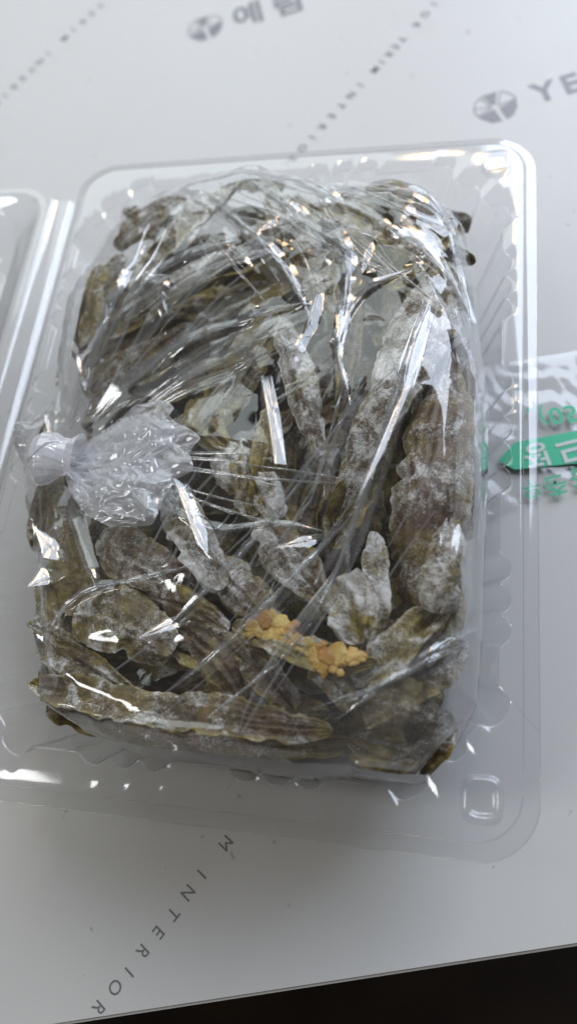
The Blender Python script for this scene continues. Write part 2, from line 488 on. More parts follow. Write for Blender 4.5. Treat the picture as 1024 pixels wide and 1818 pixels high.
def build_tray():
    th = np.arctan2(BP[:, 1] + BO[:, 1] - cy, BP[:, 0] + BO[:, 0] - cx)
    rings = []
    # outer lip, going inwards: skirt edge, lip slope, groove, flat flange, opening
    for i_, r_, z_ in ((0.0, 1.75, -0.25), (0.04, 1.72, -0.23), (0.26, 1.6, -0.21), (0.36, 1.5, -0.17), (0.46, 1.4, -0.04), (0.52, 1.35, 0.0), (0.62, 1.3, 0.01)):
        rings.append((rrect(OX0 + i_, OX1 - i_, OY0 + i_, OY1 - i_, r_, th), ZR + z_))
    P = BP + BO
    rings.append((P + 0.06 * (P - [cx, cy]) / np.linalg.norm(P - [cx, cy], axis=1)[:, None], ZR))
    C0 = np.array([cx, cy])

    def inset(d, k=1.0):
        s = np.array([1 - d / (x1 - cx), 1 - d / (y1 - cy)])
        return (BP - C0) * s + C0 + BO * k
    rings.append((inset(0.0), ZR - 0.03))
    rings.append((inset(0.03), ZR - 0.12))
    for t in np.linspace(0.08, 0.96, 9):
        rings.append((inset(0.05 + 1.35 * t, 1 - 0.35 * t), ZR - 0.12 - (ZR - 0.55) * t))
    rings.append((inset(1.50, 0.55), 0.30)); rings.append((inset(1.70, 0.40), 0.16)); rings.append((inset(2.0, 0.2), 0.12))
    rings.append((inset(2.4, 0.0), 0.12)); rings.append((inset(2.5, 0.0), 0.26)); rings.append((inset(4.0, 0.0), 0.28)); rings.append((inset(7.5, 0.0), 0.28))
    V = np.concatenate([np.concatenate([r, np.full((NB, 1), z)], 1) for r, z in rings])
    Fc = grid_faces(len(rings), NB, closed_v=True)[:, ::-1]
    V = np.concatenate([V, [[cx, cy, 0.28]]])
    b = (len(rings) - 1) * NB
    tri = [[b + k, b + (k + 1) % NB, len(V) - 1] for k in range(NB)]
    return V, Fc.tolist() + tri


Vt, Ft = build_tray()
# snap buttons at the right hand corners are shaped as separate raised pads
tray = mesh_obj('tray', Vt, Ft, M_PET, box)


def tube_loop(P, r, closed=True, seg=6):
    P = np.asarray(P, float); n = len(P)
    T = np.roll(P, -1, 0) - np.roll(P, 1, 0)
    if not closed: T[0] = P[1] - P[0]; T[-1] = P[-1] - P[-2]
    T /= np.linalg.norm(T, axis=1)[:, None] + 1e-9
    S_ = np.cross(T, [0, 0, 1]); S_ /= np.linalg.norm(S_, axis=1)[:, None] + 1e-9
    Nn = np.cross(S_, T)
    a = np.linspace(0, 2 * math.pi, seg, endpoint=False)
    V = P[:, None, :] + r * (np.cos(a)[None, :, None] * S_[:, None, :] + np.sin(a)[None, :, None] * Nn[:, None, :])
    V = V.reshape(-1, 3)
    Fc = grid_faces(n, seg, closed_v=True).tolist()
    if closed:
        for j in range(seg):
            Fc.append([(n - 1) * seg + j, (n - 1) * seg + (j + 1) % seg, (j + 1) % seg, j])
    return V, Fc


th_ = np.linspace(-math.pi, math.pi, 500, endpoint=False)
for nm, ins_, z_, r_ in (('rim_edge', 0.0, ZR - 0.25, 0.016), ('rim_step', 0.47, ZR - 0.03, 0.014)):
    pr_ = rrect(OX0 + ins_, OX1 - ins_, OY0 + ins_, OY1 - ins_, 1.75 - ins_ * 0.7, th_)
    V, Fc = tube_loop(np.concatenate([pr_, np.full((len(pr_), 1), z_)], 1), r_)
    mesh_obj(nm, V, Fc, M_PETRIM, tray)
V, Fc = tube_loop(np.concatenate([BP + BO, np.full((NB, 1), ZR - 0.015)], 1), 0.013)
mesh_obj('opening_edge', V, Fc, M_PETRIM, tray)


def button(c):
    th = np.linspace(-math.pi, math.pi, 64, endpoint=False)
    rings = []
    for rad, z in ((0.66, 0.0), (0.62, 0.02), (0.58, 0.16), (0.52, 0.22), (0.44, 0.20), (0.40, 0.10), (0.34, 0.06), (0.2, 0.06), (0.02, 0.07)):
        k = 3.6
        x = np.sign(np.cos(th)) * np.abs(np.cos(th)) ** (2 / k); y = np.sign(np.sin(th)) * np.abs(np.sin(th)) ** (2 / k)
        rings.append(np.stack([c[0] + rad * x * 0.88, c[1] + rad * y, np.full_like(th, ZR + 0.012 + z)], -1))
    V = np.concatenate(rings)
    o = mesh_obj('snap_button', V, grid_faces(len(rings), 64, closed_v=True), M_PETRIM, box)
    return o


button((17.55, -24.45)); button((17.65, -1.35))

# hinge strip and opened lid on the left
hx = [-0.12, -0.17, -0.22, -0.34, -0.48, -0.60, -1.15, -1.24, -1.30, -1.38, -1.52]
hz = [ZR - 0.25, ZR - 0.40, ZR - 0.62, ZR - 0.62, ZR - 0.36, ZR - 0.32, ZR - 0.32, ZR - 0.22, ZR - 0.18, ZR - 0.22, ZR - 0.42]
yy = np.linspace(-1.5, -24.4, 60)
V = [(x, y, z) for x, z in zip(hx, hz) for y in yy]
mesh_obj('hinge', V, grid_faces(len(hx), 60), M_PET, box)
for x, z in ((-1.30, ZR - 0.17), (-0.52, ZR - 0.34)):
    V, Fc = tube_loop([(x, y, z) for y in yy], 0.03, closed=False)
    mesh_obj('hinge_fold', V, Fc, M_PETRIM, box)

lid = None


def lid_mesh():
    C0 = np.array([-11.2, -12.95])
    th = np.linspace(-math.pi, math.pi, 420, endpoint=False)

    def rr(hw, hh, r):
        pts = []
        for (ox, oy, a0) in ((hw - r, -hh + r, -90), (hw - r, hh - r, 0), (-hw + r, hh - r, 90), (-hw + r, -hh + r, 180)):
            for a in np.linspace(a0, a0 + 90, 16):
                pts.append((ox + r * math.cos(math.radians(a)), oy + r * math.sin(math.radians(a))))
        pts.append(pts[0]); pts = np.array(pts)
        seg = np.concatenate([np.linspace(pts[k], pts[k + 1], 30, endpoint=False) for k in range(len(pts) - 1)])
        a = np.arctan2(seg[:, 1], seg[:, 0]); o = np.argsort(a)
        return np.stack([np.interp(th, a[o], seg[o, k], period=2 * math.pi) for k in (0, 1)], -1) + C0
    rings = [(rr(9.65, 12.4, 1.6), ZR - 0.42), (rr(9.5, 12.25, 1.5), ZR - 0.40), (rr(9.2, 12.0, 1.5), ZR - 0.36), (rr(9.1, 11.9, 1.5), ZR - 0.55), (rr(8.5, 11.3, 1.3), ZR - 0.6),
             (rr(8.4, 11.2, 1.3), ZR - 0.7), (rr(7.6, 10.4, 1.6), ZR - 2.4), (rr(7.3, 10.1, 1.6), ZR - 2.6), (rr(6.9, 9.7, 1.6), ZR - 2.62), (rr(6.8, 9.6, 1.6), ZR - 2.5), (rr(3, 4, 1.0), ZR - 2.5)]
    V = np.concatenate([np.concatenate([r, np.full((len(th), 1), z)], 1) for r, z in rings])
    return V, grid_faces(len(rings), len(th), closed_v=True)[:, ::-1].tolist() + [[(len(rings) - 1) * len(th) + k for k in range(len(th))]]


V, Fc = lid_mesh()
lid = mesh_obj('lid', V, Fc, M_PET, box)

# ------------------------------------------------------------------ dried leaves
LEAFV = []      # for the height raster


def leaf(spine, width, roll=0, curl=0.0, frost=0.5, olive=0.2, red=0.3, th=0.16, seed=0, label=None, group=None, rough=1.0, nu=84, nv=30, cat='dried leaf', ripple=1.0, name='dried_leaf', grow=0.22):
    low = grow == 0
    """spine: (px, py, z) photograph pixels at a height in cm; width: half widths in cm along the spine"""
    P = np.array([at(*s) for s in spine])
    if grow:
        for a_, b_ in ((0, 1), (-1, -2)):
            q = P[a_] + (P[a_] - P[b_]) * grow
            if 2.6 < q[0] < 16.3 and -22.6 < q[1] < -2.8: P[a_] = q
    n = len(P)
    if n == 2: P = np.array([P[0], (P[0] + P[1]) / 2, P[1]]); n = 3
    # smooth spline through the spine
    s = np.r_[0, np.cumsum(np.linalg.norm(np.diff(P, axis=0), axis=1))]; s /= s[-1]
    u = np.linspace(0, 1, nu)
    M = np.zeros((nu, 3))
    for c in range(3):
        m = np.gradient(P[:, c], s)
        k = np.clip(np.searchsorted(s, u, 'right') - 1, 0, n - 2); h = s[k + 1] - s[k]; t = (u - s[k]) / h
        M[:, c] = (2 * t ** 3 - 3 * t ** 2 + 1) * P[k, c] + (t ** 3 - 2 * t ** 2 + t) * h * m[k] + (-2 * t ** 3 + 3 * t ** 2) * P[k + 1, c] + (t ** 3 - t ** 2) * h * m[k + 1]
    T = np.gradient(M, axis=0); T /= np.linalg.norm(T, axis=1)[:, None]
    Sd = np.cross(T, [0, 0, 1.0]); Sd /= np.linalg.norm(Sd, axis=1)[:, None]
    Nn = np.cross(Sd, T)
    ra = np.radians(np.interp(u, np.linspace(0, 1, len(np.atleast_1d(roll))), np.atleast_1d(roll)))[:, None]
    S2 = Sd * np.cos(ra) + Nn * np.sin(ra); N2 = Nn * np.cos(ra) - Sd * np.sin(ra)
    W = np.interp(u, np.linspace(0, 1, len(width)), width)
    cap = np.sqrt(np.clip(1 - np.abs(2 * u - 1) ** 12, 0, 1)); W = W * 1.12 * (0.12 + 0.88 * cap)
    v = np.linspace(-1, 1, nv)
    sd = seed * 7.31
    ln = np.linalg.norm(P[-1] - P[0])
    eL = 1 + 0.10 * rough * fbm(np.stack([u * ln * 0.8 + sd, u * 0 + 1, u * 0], -1), seed, 2) + 0.05 * rough * fbm(np.stack([u * ln * 5 + sd, u * 0 + 1, u * 0], -1), seed + 8, 3)
    eR = 1 + 0.10 * rough * fbm(np.stack([u * ln * 0.8 + sd, u * 0 + 9, u * 0], -1), seed + 3, 2) + 0.05 * rough * fbm(np.stack([u * ln * 5 + sd, u * 0 + 9, u * 0], -1), seed + 6, 3)
    nick = lambda k: 1 - 0.30 * rough * np.clip(noise3(np.stack([u * ln * 2.3 + sd, u * 0 + k, u * 0], -1), seed + 20) - 0.35, 0, 1) / 0.65
    eL = eL * nick(2); eR = eR * nick(7)
    Wv = W[:, None] * np.where(v[None, :] < 0, eL[:, None], eR[:, None]) * v[None, :]
    cu = np.interp(u, np.linspace(0, 1, len(np.atleast_1d(curl))), np.atleast_1d(curl))[:, None] * W[:, None]
    lift = cu * (np.abs(v[None, :]) ** 2.0 - 0.35)
    uu = u[:, None] * np.ones_like(v)[None, :]; vv = np.ones_like(u)[:, None] * v[None, :]
    ln = np.linalg.norm(P[-1] - P[0])
    q = np.stack([uu * ln * 0.9 + sd, vv * W.max() * 0.9, uu * 0 + seed], -1)
    lift = lift + 0.10 * rough * noise3(q, seed) + 0.12 * ripple * vv ** 2 * np.sin(uu * (9 + seed % 5) + seed + vv)
    # long wrinkles running with the leaf, a shallow mid rib, small pits
    ql = np.stack([uu * ln * 0.35 + sd, vv * W.max() * 2.4, uu * 0 + seed], -1)
    wr_ = 1 - np.abs(noise3(ql, seed + 9)) * 2
    lift = lift + 0.07 * wr_ + 0.05 * (1 - np.abs(noise3(ql * [2, 2.2, 1], seed + 11)) * 2)
    lift = lift - 0.07 * np.exp(-(vv / 0.10) ** 2) + 0.035 * rough * fbm(q * 4.5, seed + 5, 2)
    Mid = M[:, None, :] + S2[:, None, :] * Wv[..., None] * (1 - 0.12 * np.abs(cu[..., None])) + N2[:, None, :] * lift[..., None]
    edge = np.clip(1 - np.abs(vv) ** 8, 0, 1) ** 0.5 * np.clip(1 - np.abs(2 * uu - 1) ** 14, 0, 1) ** 0.5
    hth = th * 0.5 * (0.30 + 0.70 * edge) * (1 + 0.25 * noise3(q * 2.2 + 5, seed))
    up = Mid + N2[:, None, :] * (hth + 0.02 * fbm(q * 6, seed + 1))[..., None]
    dn = Mid - N2[:, None, :] * (hth + 0.02 * fbm(q * 6, seed + 2))[..., None]
    V = np.concatenate([up.reshape(-1, 3), dn.reshape(-1, 3)])
    nn = nu * nv
    F1 = grid_faces(nu, nv); F2 = F1[:, ::-1] + nn
    side = []
    bd = [i * nv for i in range(nu)] + [(nu - 1) * nv + j for j in range(1, nv)] + [i * nv + nv - 1 for i in range(nu - 2, -1, -1)] + [j for j in range(nv - 2, 0, -1)]
    for a, b in zip(bd, bd[1:] + bd[:1]): side.append([b, a, a + nn, b + nn])
    if V[:, 2].min() < 0.45: V[:, 2] = np.where(V[:, 2] < 0.45, 0.45 + (V[:, 2] - 0.45) * 0.02, V[:, 2])
    dz = 0.30 * np.clip(4.5 - V[:, 2], 0, 4.5)
    for ax_i, lo_, hi_ in ((0, 1.7 if not low else 2.2, 17.1), (1, -24.0, -2.1)):
        l_ = lo_ + dz; h_ = hi_ - dz
        V[:, ax_i] = np.where(V[:, ax_i] > h_, h_ + (V[:, ax_i] - h_) * 0.12, np.where(V[:, ax_i] < l_, l_ + (V[:, ax_i] - l_) * 0.12, V[:, ax_i]))
    c0 = V.mean(0)
    o = mesh_obj(name, V - c0, np.concatenate([F1, F2, np.array(side)]).tolist(), M_LEAF)
    o.location = tuple(c0 * CM)
    rimv = np.clip(np.maximum(np.abs(vv) ** 5, np.abs(2 * uu - 1) ** 12), 0, 1).reshape(-1)
    at_ = o.data.attributes.new('rim', 'FLOAT', 'POINT'); at_.data.foreach_set('value', np.concatenate([rimv, rimv]).astype(np.float32))
    o.color = (frost, olive, red, 1)
    LEAFV.append(up.reshape(-1, 3))
    tag(o, label, cat, group)
    return o


G = 'dried leaves in the bag'
LV = [
 # spine, half widths, roll, curl, frost, olive, red, label
 ([(800, 628, 5.2), (775, 760, 6.0), (757, 900, 6.1), (752, 1045, 5.6)], [0.35, 0.95, 1.2, 1.15, 0.9], -8, -0.55, 0.34, 0.02, 0.9, 'broad purple-brown pod dusted white, standing upright beside the right wall of the box'),
 ([(772, 505, 5.6), (712, 640, 6.1), (655, 770, 6.0), (605, 905, 5.6)], [0.75, 1.15, 0.95, 0.6, 0.25], [-25, -18, -10, 0], -0.35, 0.52, 0.05, 0.4, 'long floury grey leaf tapering to a curled point, left of the broad purple pod'),
 ([(505, 585, 5.6), (535, 680, 6.0), (560, 790, 5.8)], [0.35, 0.55, 0.5, 0.2], 12, -0.5, 0.62, 0.1, 0.1, 'narrow white-frosted leaf standing left of the long floury grey leaf'),
 ([(480, 570, 4.9), (425, 660, 5.5), (365, 760, 5.4)], [0.4, 0.75, 0.7, 0.35], 22, -0.25, 0.10, 0.30, 0.1, 'dark glossy olive-brown leaf slanting left of the narrow frosted one'),
 ([(470, 462, 5.2), (390, 492, 5.6), (300, 540, 5.2), (215, 595, 4.6)], [0.3, 0.5, 0.55, 0.45, 0.25], -28, 0.15, 0.05, 0.05, 0.2, 'long almost black leaf slanting across the upper left with a pale ragged upper rim'),
 ([(480, 440, 5.4), (400, 462, 5.9), (320, 500, 5.6), (240, 560, 4.9)], [0.2, 0.38, 0.42, 0.3, 0.2], 20, 0.2, 0.85, 0.25, 0.0, 'pale floury leaf edge lying directly above the almost black slanting leaf'),
 ([(330, 590, 4.7), (250, 640, 4.9), (170, 690, 4.5)], [0.3, 0.6, 0.55, 0.3], 15, -0.3, 0.35, 0.1, 0.5, 'brown dusted leaf pointing down left just above the knot of the bag'),
 ([(430, 318, 4.7), (370, 370, 5.2), (300, 440, 5.1), (240, 500, 4.6)], [0.35, 0.65, 0.7, 0.5, 0.3], -18, 0.3, 0.55, 0.25, 0.0, 'grey-green frosted leaf running from the top edge of the heap towards its left shoulder'),
 ([(400, 322, 4.7), (450, 312, 5.1), (505, 330, 4.8)], [0.3, 0.55, 0.5, 0.3], 10, -0.4, 0.22, 0.7, 0.0, 'small yellow-green leaf at the very top of the heap'),
 ([(520, 352, 4.9), (590, 395, 5.5), (660, 450, 5.5)], [0.4, 0.6, 0.6, 0.35], 20, -0.35, 0.30, 0.30, 0.2, 'ochre-tinted frosted leaf under the top pleats of the bag'),
 ([(480, 340, 4.9), (520, 420, 5.5), (580, 520, 5.6)], [0.3, 0.6, 0.6, 0.35], -15, -0.3, 0.45, 0.1, 0.2, 'grey dusted leaf hanging down from the top middle of the heap'),
 ([(650, 335, 4.8), (740, 360, 5.1), (800, 400, 4.9)], [0.3, 0.55, 0.5, 0.3], -10, -0.3, 0.12, 0.2, 0.2, 'dark brown leaf at the top right shoulder with a torn tip'),
 ([(620, 360, 5.1), (700, 420, 5.6), (780, 470, 5.3)], [0.3, 0.55, 0.6, 0.35], 15, -0.3, 0.38, 0.45, 0.0, 'mottled olive leaf lying under the bright upper right pleat'),
 ([(800, 410, 5.1), (745, 445, 5.5), (690, 500, 5.4)], [0.3, 0.6, 0.6, 0.3], 25, 0.2, 0.20, 0.65, 0.0, 'yellow-olive leaf behind the top of the long floury grey leaf'),
 ([(590, 455, 5.4), (575, 510, 5.8), (600, 555, 5.7)], [0.25, 0.5, 0.5, 0.3], 0, -0.45, 0.55, 0.55, 0.0, 'small yellowish crusty leaf tip in the middle of the upper heap'),
 ([(640, 500, 5.0), (622, 600, 5.3), (600, 720, 5.2)], [0.25, 0.4, 0.4, 0.25], 50, 0.1, 0.02, 0.0, 0.0, 'thin black leaf seen edge-on between the narrow frosted and long floury leaves'),
 ([(180, 470, 4.5), (165, 550, 4.8), (150, 620, 4.5)], [0.3, 0.5, 0.5, 0.3], -15, -0.3, 0.3, 0.35, 0.1, 'mottled brown-olive leaf at the left shoulder of the heap'),
 ([(225, 372, 4.4), (248, 388, 4.7), (262, 410, 4.4)], [0.2, 0.32, 0.28], 0, -0.3, 0.0, 0.1, 0.0, 'small dark leaf scrap at the upper left corner of the heap'),
 ([(320, 400, 4.6), (300, 430, 4.8), (260, 480, 4.6)], [0.3, 0.5, 0.45, 0.3], 30, -0.2, 0.2, 0.3, 0.0, 'brown leaf partly covered by the grey-green frosted leaf at upper left'),
 ([(20, 762, 4.8), (45, 770, 5.0), (60, 800, 4.8)], [0.25, 0.4, 0.35], 0, -0.4, 0.45, 0.2, 0.3, 'small crumpled leaf tip peeking out left of the knot'),
 ([(350, 720, 5.3), (372, 765, 5.6), (400, 790, 5.4)], [0.35, 0.6, 0.55, 0.35], 10, -0.4, 0.08, 0.55, 0.1, 'amber-green leaf beside the end of the bag tail'),
 ([(390, 800, 5.4), (440, 850, 5.8), (480, 915, 5.8)], [0.4, 0.75, 0.75, 0.45], -12, -0.3, 0.72, 0.15, 0.0, 'pale floury leaf patch in the middle of the heap'),
 ([(475, 740, 5.4), (462, 820, 6.0), (450, 900, 5.9)], [0.2, 0.32, 0.34, 0.2], 35, 0.15, 0.25, 0.60, 0.0, 'narrow olive leaf standing on edge right of the pale floury patch'),
 ([(430, 790, 5.3), (425, 830, 5.9), (432, 870, 5.8)], [0.2, 0.3, 0.26], -20, 0.2, 0.3, 0.75, 0.0, 'small curled yellow-green flap above the pale floury patch'),
 ([(305, 865, 5.3), (340, 950, 5.9), (385, 1030, 5.8)], [0.3, 0.62, 0.7, 0.4], 15, -0.45, 0.58, 0.10, 0.2, 'frosted brown leaf under the brightest bag crease, right of the bag tail'),
 ([(190, 965, 4.9), (250, 1000, 5.5), (330, 1035, 5.3)], [0.5, 0.85, 0.75, 0.4], -8, -0.25, 0.50, 0.0, 0.9, 'mauve-grey dusty leaf below the bag tail'),
 ([(100, 905, 4.4), (125, 990, 4.8), (140, 1075, 4.6)], [0.5, 0.8, 0.8, 0.45], 10, -0.3, 0.05, 0.35, 0.1, 'dark olive leaf against the left wall below the knot'),
 ([(85, 1010, 4.2), (92, 1080, 4.5), (110, 1140, 4.3)], [0.3, 0.45, 0.45], 5, -0.3, 0.25, 0.45, 0.1, 'short olive leaf at the far left below the dark olive one'),
 ([(150, 1090, 5.0), (215, 1100, 5.6), (290, 1150, 5.3)], [0.75, 1.05, 1.0, 0.55], 6, -0.3, 0.42, 0.28, 0.1, 'round speckled disc-like leaf in the lower left of the heap'),
 ([(52, 1108, 4.7), (110, 1140, 4.9), (180, 1190, 4.9)], [0.15, 0.26, 0.28, 0.2], 30, 0.3, 0.35, 0.25, 0.0, 'slim olive leaf blade sticking out at the lower left'),
 ([(90, 1150, 4.8), (160, 1190, 5.2), (240, 1230, 5.2)], [0.3, 0.5, 0.5, 0.3], -20, 0.25, 0.42, 0.2, 0.2, 'grey-dusted leaf tucked between the speckled disc and the long front slice'),
 ([(80, 1222, 5.1), (190, 1246, 5.7), (330, 1268, 6.0), (470, 1288, 6.0), (590, 1300, 5.6)], [0.3, 0.55, 0.62, 0.6, 0.55, 0.3], [22, 28, 24, 20], 0.30, 0.20, 0.08, 0.2, 'long olive-rimmed slice stretching along the near side of the heap'),
 ([(100, 1250, 3.6), (220, 1288, 4.1), (360, 1306, 4.3), (520, 1318, 4.2), (630, 1322, 4.0)], [0.4, 0.6, 0.65, 0.6, 0.4], 32, -0.35, 0.10, 0.0, 0.7, 'long dark reddish-brown leaf beneath the near olive-rimmed slice'),
 ([(475, 905, 5.4), (500, 975, 5.8), (560, 1050, 5.7)], [0.4, 0.65, 0.65, 0.35], 10, -0.35, 0.42, 0.1, 0.5, 'dusted brown leaf left of the gap in the lower middle'),
 ([(390, 1010, 5.3), (440, 1060, 5.7), (480, 1120, 5.6)], [0.45, 0.7, 0.7, 0.4], -15, -0.35, 0.30, 0.0, 0.8, 'mauve-brown dusty leaf just above the golden crust'),
 ([(520, 950, 5.4), (548, 1010, 5.7), (575, 1080, 5.5)], [0.25, 0.4, 0.42, 0.25], 25, -0.2, 0.15, 0.15, 0.2, 'narrow brown leaf leading down to the yellow-green crusted leaf'),
 ([(600, 1040, 5.7), (625, 1075, 6.2), (640, 1130, 6.0)], [0.5, 0.72, 0.68, 0.5], -15, 0.12, 0.62, 0.85, 0.0, 'bright yellow-green leaf with thick white crust right above the golden crust'),
 ([(665, 960, 5.8), (668, 1030, 6.1), (664, 1120, 5.9)], [0.2, 0.38, 0.4, 0.3], 20, 0.1, 0.78, 0.5, 0.0, 'white-crusted strip beside the yellow-green crusted leaf'),
 ([(640, 860, 5.2), (610, 905, 5.6), (592, 960, 5.3)], [0.4, 0.62, 0.55, 0.25], 35, 0.4, 0.0, 0.15, 0.1, 'dark hollow leaf underside curling below the long floury grey leaf'),
 ([(795, 905, 5.9), (792, 985, 6.5), (775, 1070, 6.2)], [0.32, 0.5, 0.62, 0.55], 5, -0.6, 0.52, 0.22, 0.4, 'finger-shaped pod with yellow-green tip in front of the broad purple pod'),
 ([(832, 800, 4.9), (836, 880, 5.1), (826, 960, 5.0)], [0.2, 0.35, 0.38, 0.25], -35, -0.3, 0.10, 0.5, 0.1, 'olive leaf edge squeezed along the right side of the heap'),
 ([(836, 640, 4.7), (838, 720, 5.0), (832, 790, 4.9)], [0.25, 0.4, 0.38, 0.2], -30, -0.3, 0.25, 0.1, 0.5, 'brown leaf squeezed at the right side behind the broad purple pod'),
 ([(780, 1085, 5.8), (725, 1135, 6.1), (655, 1205, 5.7)], [0.3, 0.52, 0.55, 0.35], -18, 0.25, 0.42, 0.55, 0.0, 'olive and white leaf lying diagonally right of the golden crust'),
 ([(828, 1145, 4.7), (780, 1190, 5.1), (710, 1240, 5.1)], [0.3, 0.5, 0.55, 0.35], -25, -0.2, 0.18, 0.15, 0.3, 'dark brown leaf diagonal at the lower right wall'),
 ([(815, 1060, 4.8), (785, 1120, 5.2), (745, 1180, 5.3)], [0.25, 0.42, 0.42, 0.25], -20, -0.3, 0.2, 0.1, 0.6, 'reddish brown leaf between the finger-shaped pod and the lower right wall'),
 ([(770, 1290, 4.8), (715, 1262, 5.4), (650, 1290, 5.2)], [0.5, 0.85, 0.85, 0.5], 10, -0.55, 0.22, 0.25, 0.1, 'crumpled brown hollow leaf at the lower right corner of the heap'),
 ([(620, 1320, 4.7), (680, 1352, 4.9), (740, 1345, 4.5)], [0.3, 0.42, 0.42, 0.25], 10, -0.3, 0.18, 0.5, 0.0, 'small olive scrap nearest the lower right chamfered corner'),
 ([(440, 1160, 5.2), (480, 1210, 5.5), (520, 1262, 5.3)], [0.35, 0.55, 0.55, 0.4], 35, -0.3, 0.22, 0.0, 0.8, 'mauve-brown leaf standing below the golden crust'),
 ([(330, 1120, 5.1), (390, 1170, 5.3), (430, 1230, 5.2)], [0.4, 0.7, 0.75, 0.4], -15, -0.3, 0.15, 0.0, 0.5, 'dark brown leaf behind the middle of the near olive-rimmed slice'),
 ([(560, 1195, 5.4), (595, 1210, 5.7), (620, 1250, 5.4)], [0.25, 0.42, 0.42, 0.25], 0, -0.3, 0.40, 0.45, 0.0, 'little ragged dusty leaf hanging under the right end of the golden crust'),
 ([(240, 850, 4.6), (290, 870, 4.9), (330, 900, 4.8)], [0.3, 0.5, 0.4], 10, -0.3, 0.2, 0.2, 0.4, 'brown leaf hidden under the lower edge of the bag tail'),
 ([(250, 1060, 5.0), (320, 1070, 5.5), (390, 1110, 5.4)], [0.3, 0.5, 0.5, 0.3], -30, -0.2, 0.20, 0.05, 0.6, 'reddish brown leaf under the long diagonal pleats right of the speckled disc'),
 ([(205, 470, 4.3), (150, 540, 4.5), (118, 640, 4.2)], [0.4, 0.75, 0.7, 0.35], 8, -0.3, 0.35, 0.15, 0.3, 'outermost dusted leaf along the left shoulder, under the cloudy part of the film'),
 ([(330, 345, 4.3), (265, 385, 4.6), (205, 440, 4.3)], [0.4, 0.75, 0.7, 0.35], -8, -0.3, 0.40, 0.2, 0.1, 'frosted leaf behind the small dark scrap at the upper left corner'),
 ([(95, 830, 4.2), (75, 900, 4.5), (68, 980, 4.3)], [0.35, 0.6, 0.55, 0.3], 5, -0.3, 0.2, 0.3, 0.2, 'dark leaf pressed against the film directly below the knot'),
 ([(800, 1270, 4.3), (745, 1330, 4.6), (670, 1372, 4.3)], [0.35, 0.7, 0.7, 0.35], 10, -0.3, 0.25, 0.1, 0.3, 'brown leaf lying along the chamfer at the lower right corner of the heap'),
 ([(88, 1195, 4.4), (98, 1235, 4.5), (160, 1285, 4.2)], [0.3, 0.5, 0.5, 0.3], 8, -0.3, 0.15, 0.2, 0.4, 'brown leaf bent round the lower left corner, below the end of the near slice'),
]
for i, (sp, wd, ro, cu, fr_, ol, rd, lb) in enumerate(LV):
    leaf(sp, wd, ro, cu, fr_, ol, rd, seed=i + 1, label=lb, group=G)
# deep filler leaves seen only in the dark gaps
rnd = random.Random(4)
LANDMARKS = [(230, 400, 'at the upper left corner of the heap'), (360, 380, 'under the top left pleats of the bag'), (500, 370, 'under the top middle of the bag'), (640, 380, 'under the wide top pleat'),
             (780, 400, 'at the upper right corner of the heap'), (200, 520, 'at the left shoulder above the knot'), (340, 520, 'below the almost black slanting leaf'), (490, 520, 'in the upper middle of the heap'),
             (640, 540, 'left of the top of the long floury leaf'), (790, 560, 'above the broad purple pod'), (190, 670, 'just above the knot'), (330, 660, 'between the knot and the dark olive leaf'),
             (460, 680, 'left of the narrow frosted leaf'), (600, 700, 'between the narrow frosted and long floury leaves'), (770, 750, 'behind the broad purple pod'), (180, 820, 'under the knot and bag tail'),
             (340, 820, 'at the end of the bag tail'), (470, 840, 'around the pale floury patch in the middle'), (610, 860, 'at the curled point of the long floury leaf'), (160, 960, 'below the knot at the left wall'),
             (300, 960, 'under the brightest bag crease'), (450, 1000, 'left of the gap in the lower middle'), (590, 1000, 'above the yellow-green crusted leaf'), (760, 980, 'behind the finger-shaped pod'),
             (170, 1110, 'around the round speckled leaf'), (320, 1120, 'right of the round speckled leaf'), (450, 1130, 'at the left end of the golden crust'), (590, 1150, 'behind the golden crust'),
             (720, 1130, 'at the diagonal olive and white leaf'), (800, 1180, 'along the lower right wall'), (200, 1230, 'behind the left end of the near slice'), (360, 1240, 'behind the middle of the near slice'),
             (510, 1240, 'behind the right end of the near slice'), (660, 1270, 'by the crumpled hollow leaf at lower right'), (330, 1300, 'below the near slice')]
spots = []
for gy_ in range(14):
    for gx_ in range(7):
        px = 150 + gx_ * 112 + rnd.uniform(-34, 34) + (28 if gy_ % 2 else -28); py = 375 + gy_ * 70 + rnd.uniform(-22, 22)
        if px > 815 or (px < 230 and py < 480) or (px < 165 and py < 640): continue
        spots.append((px, py))
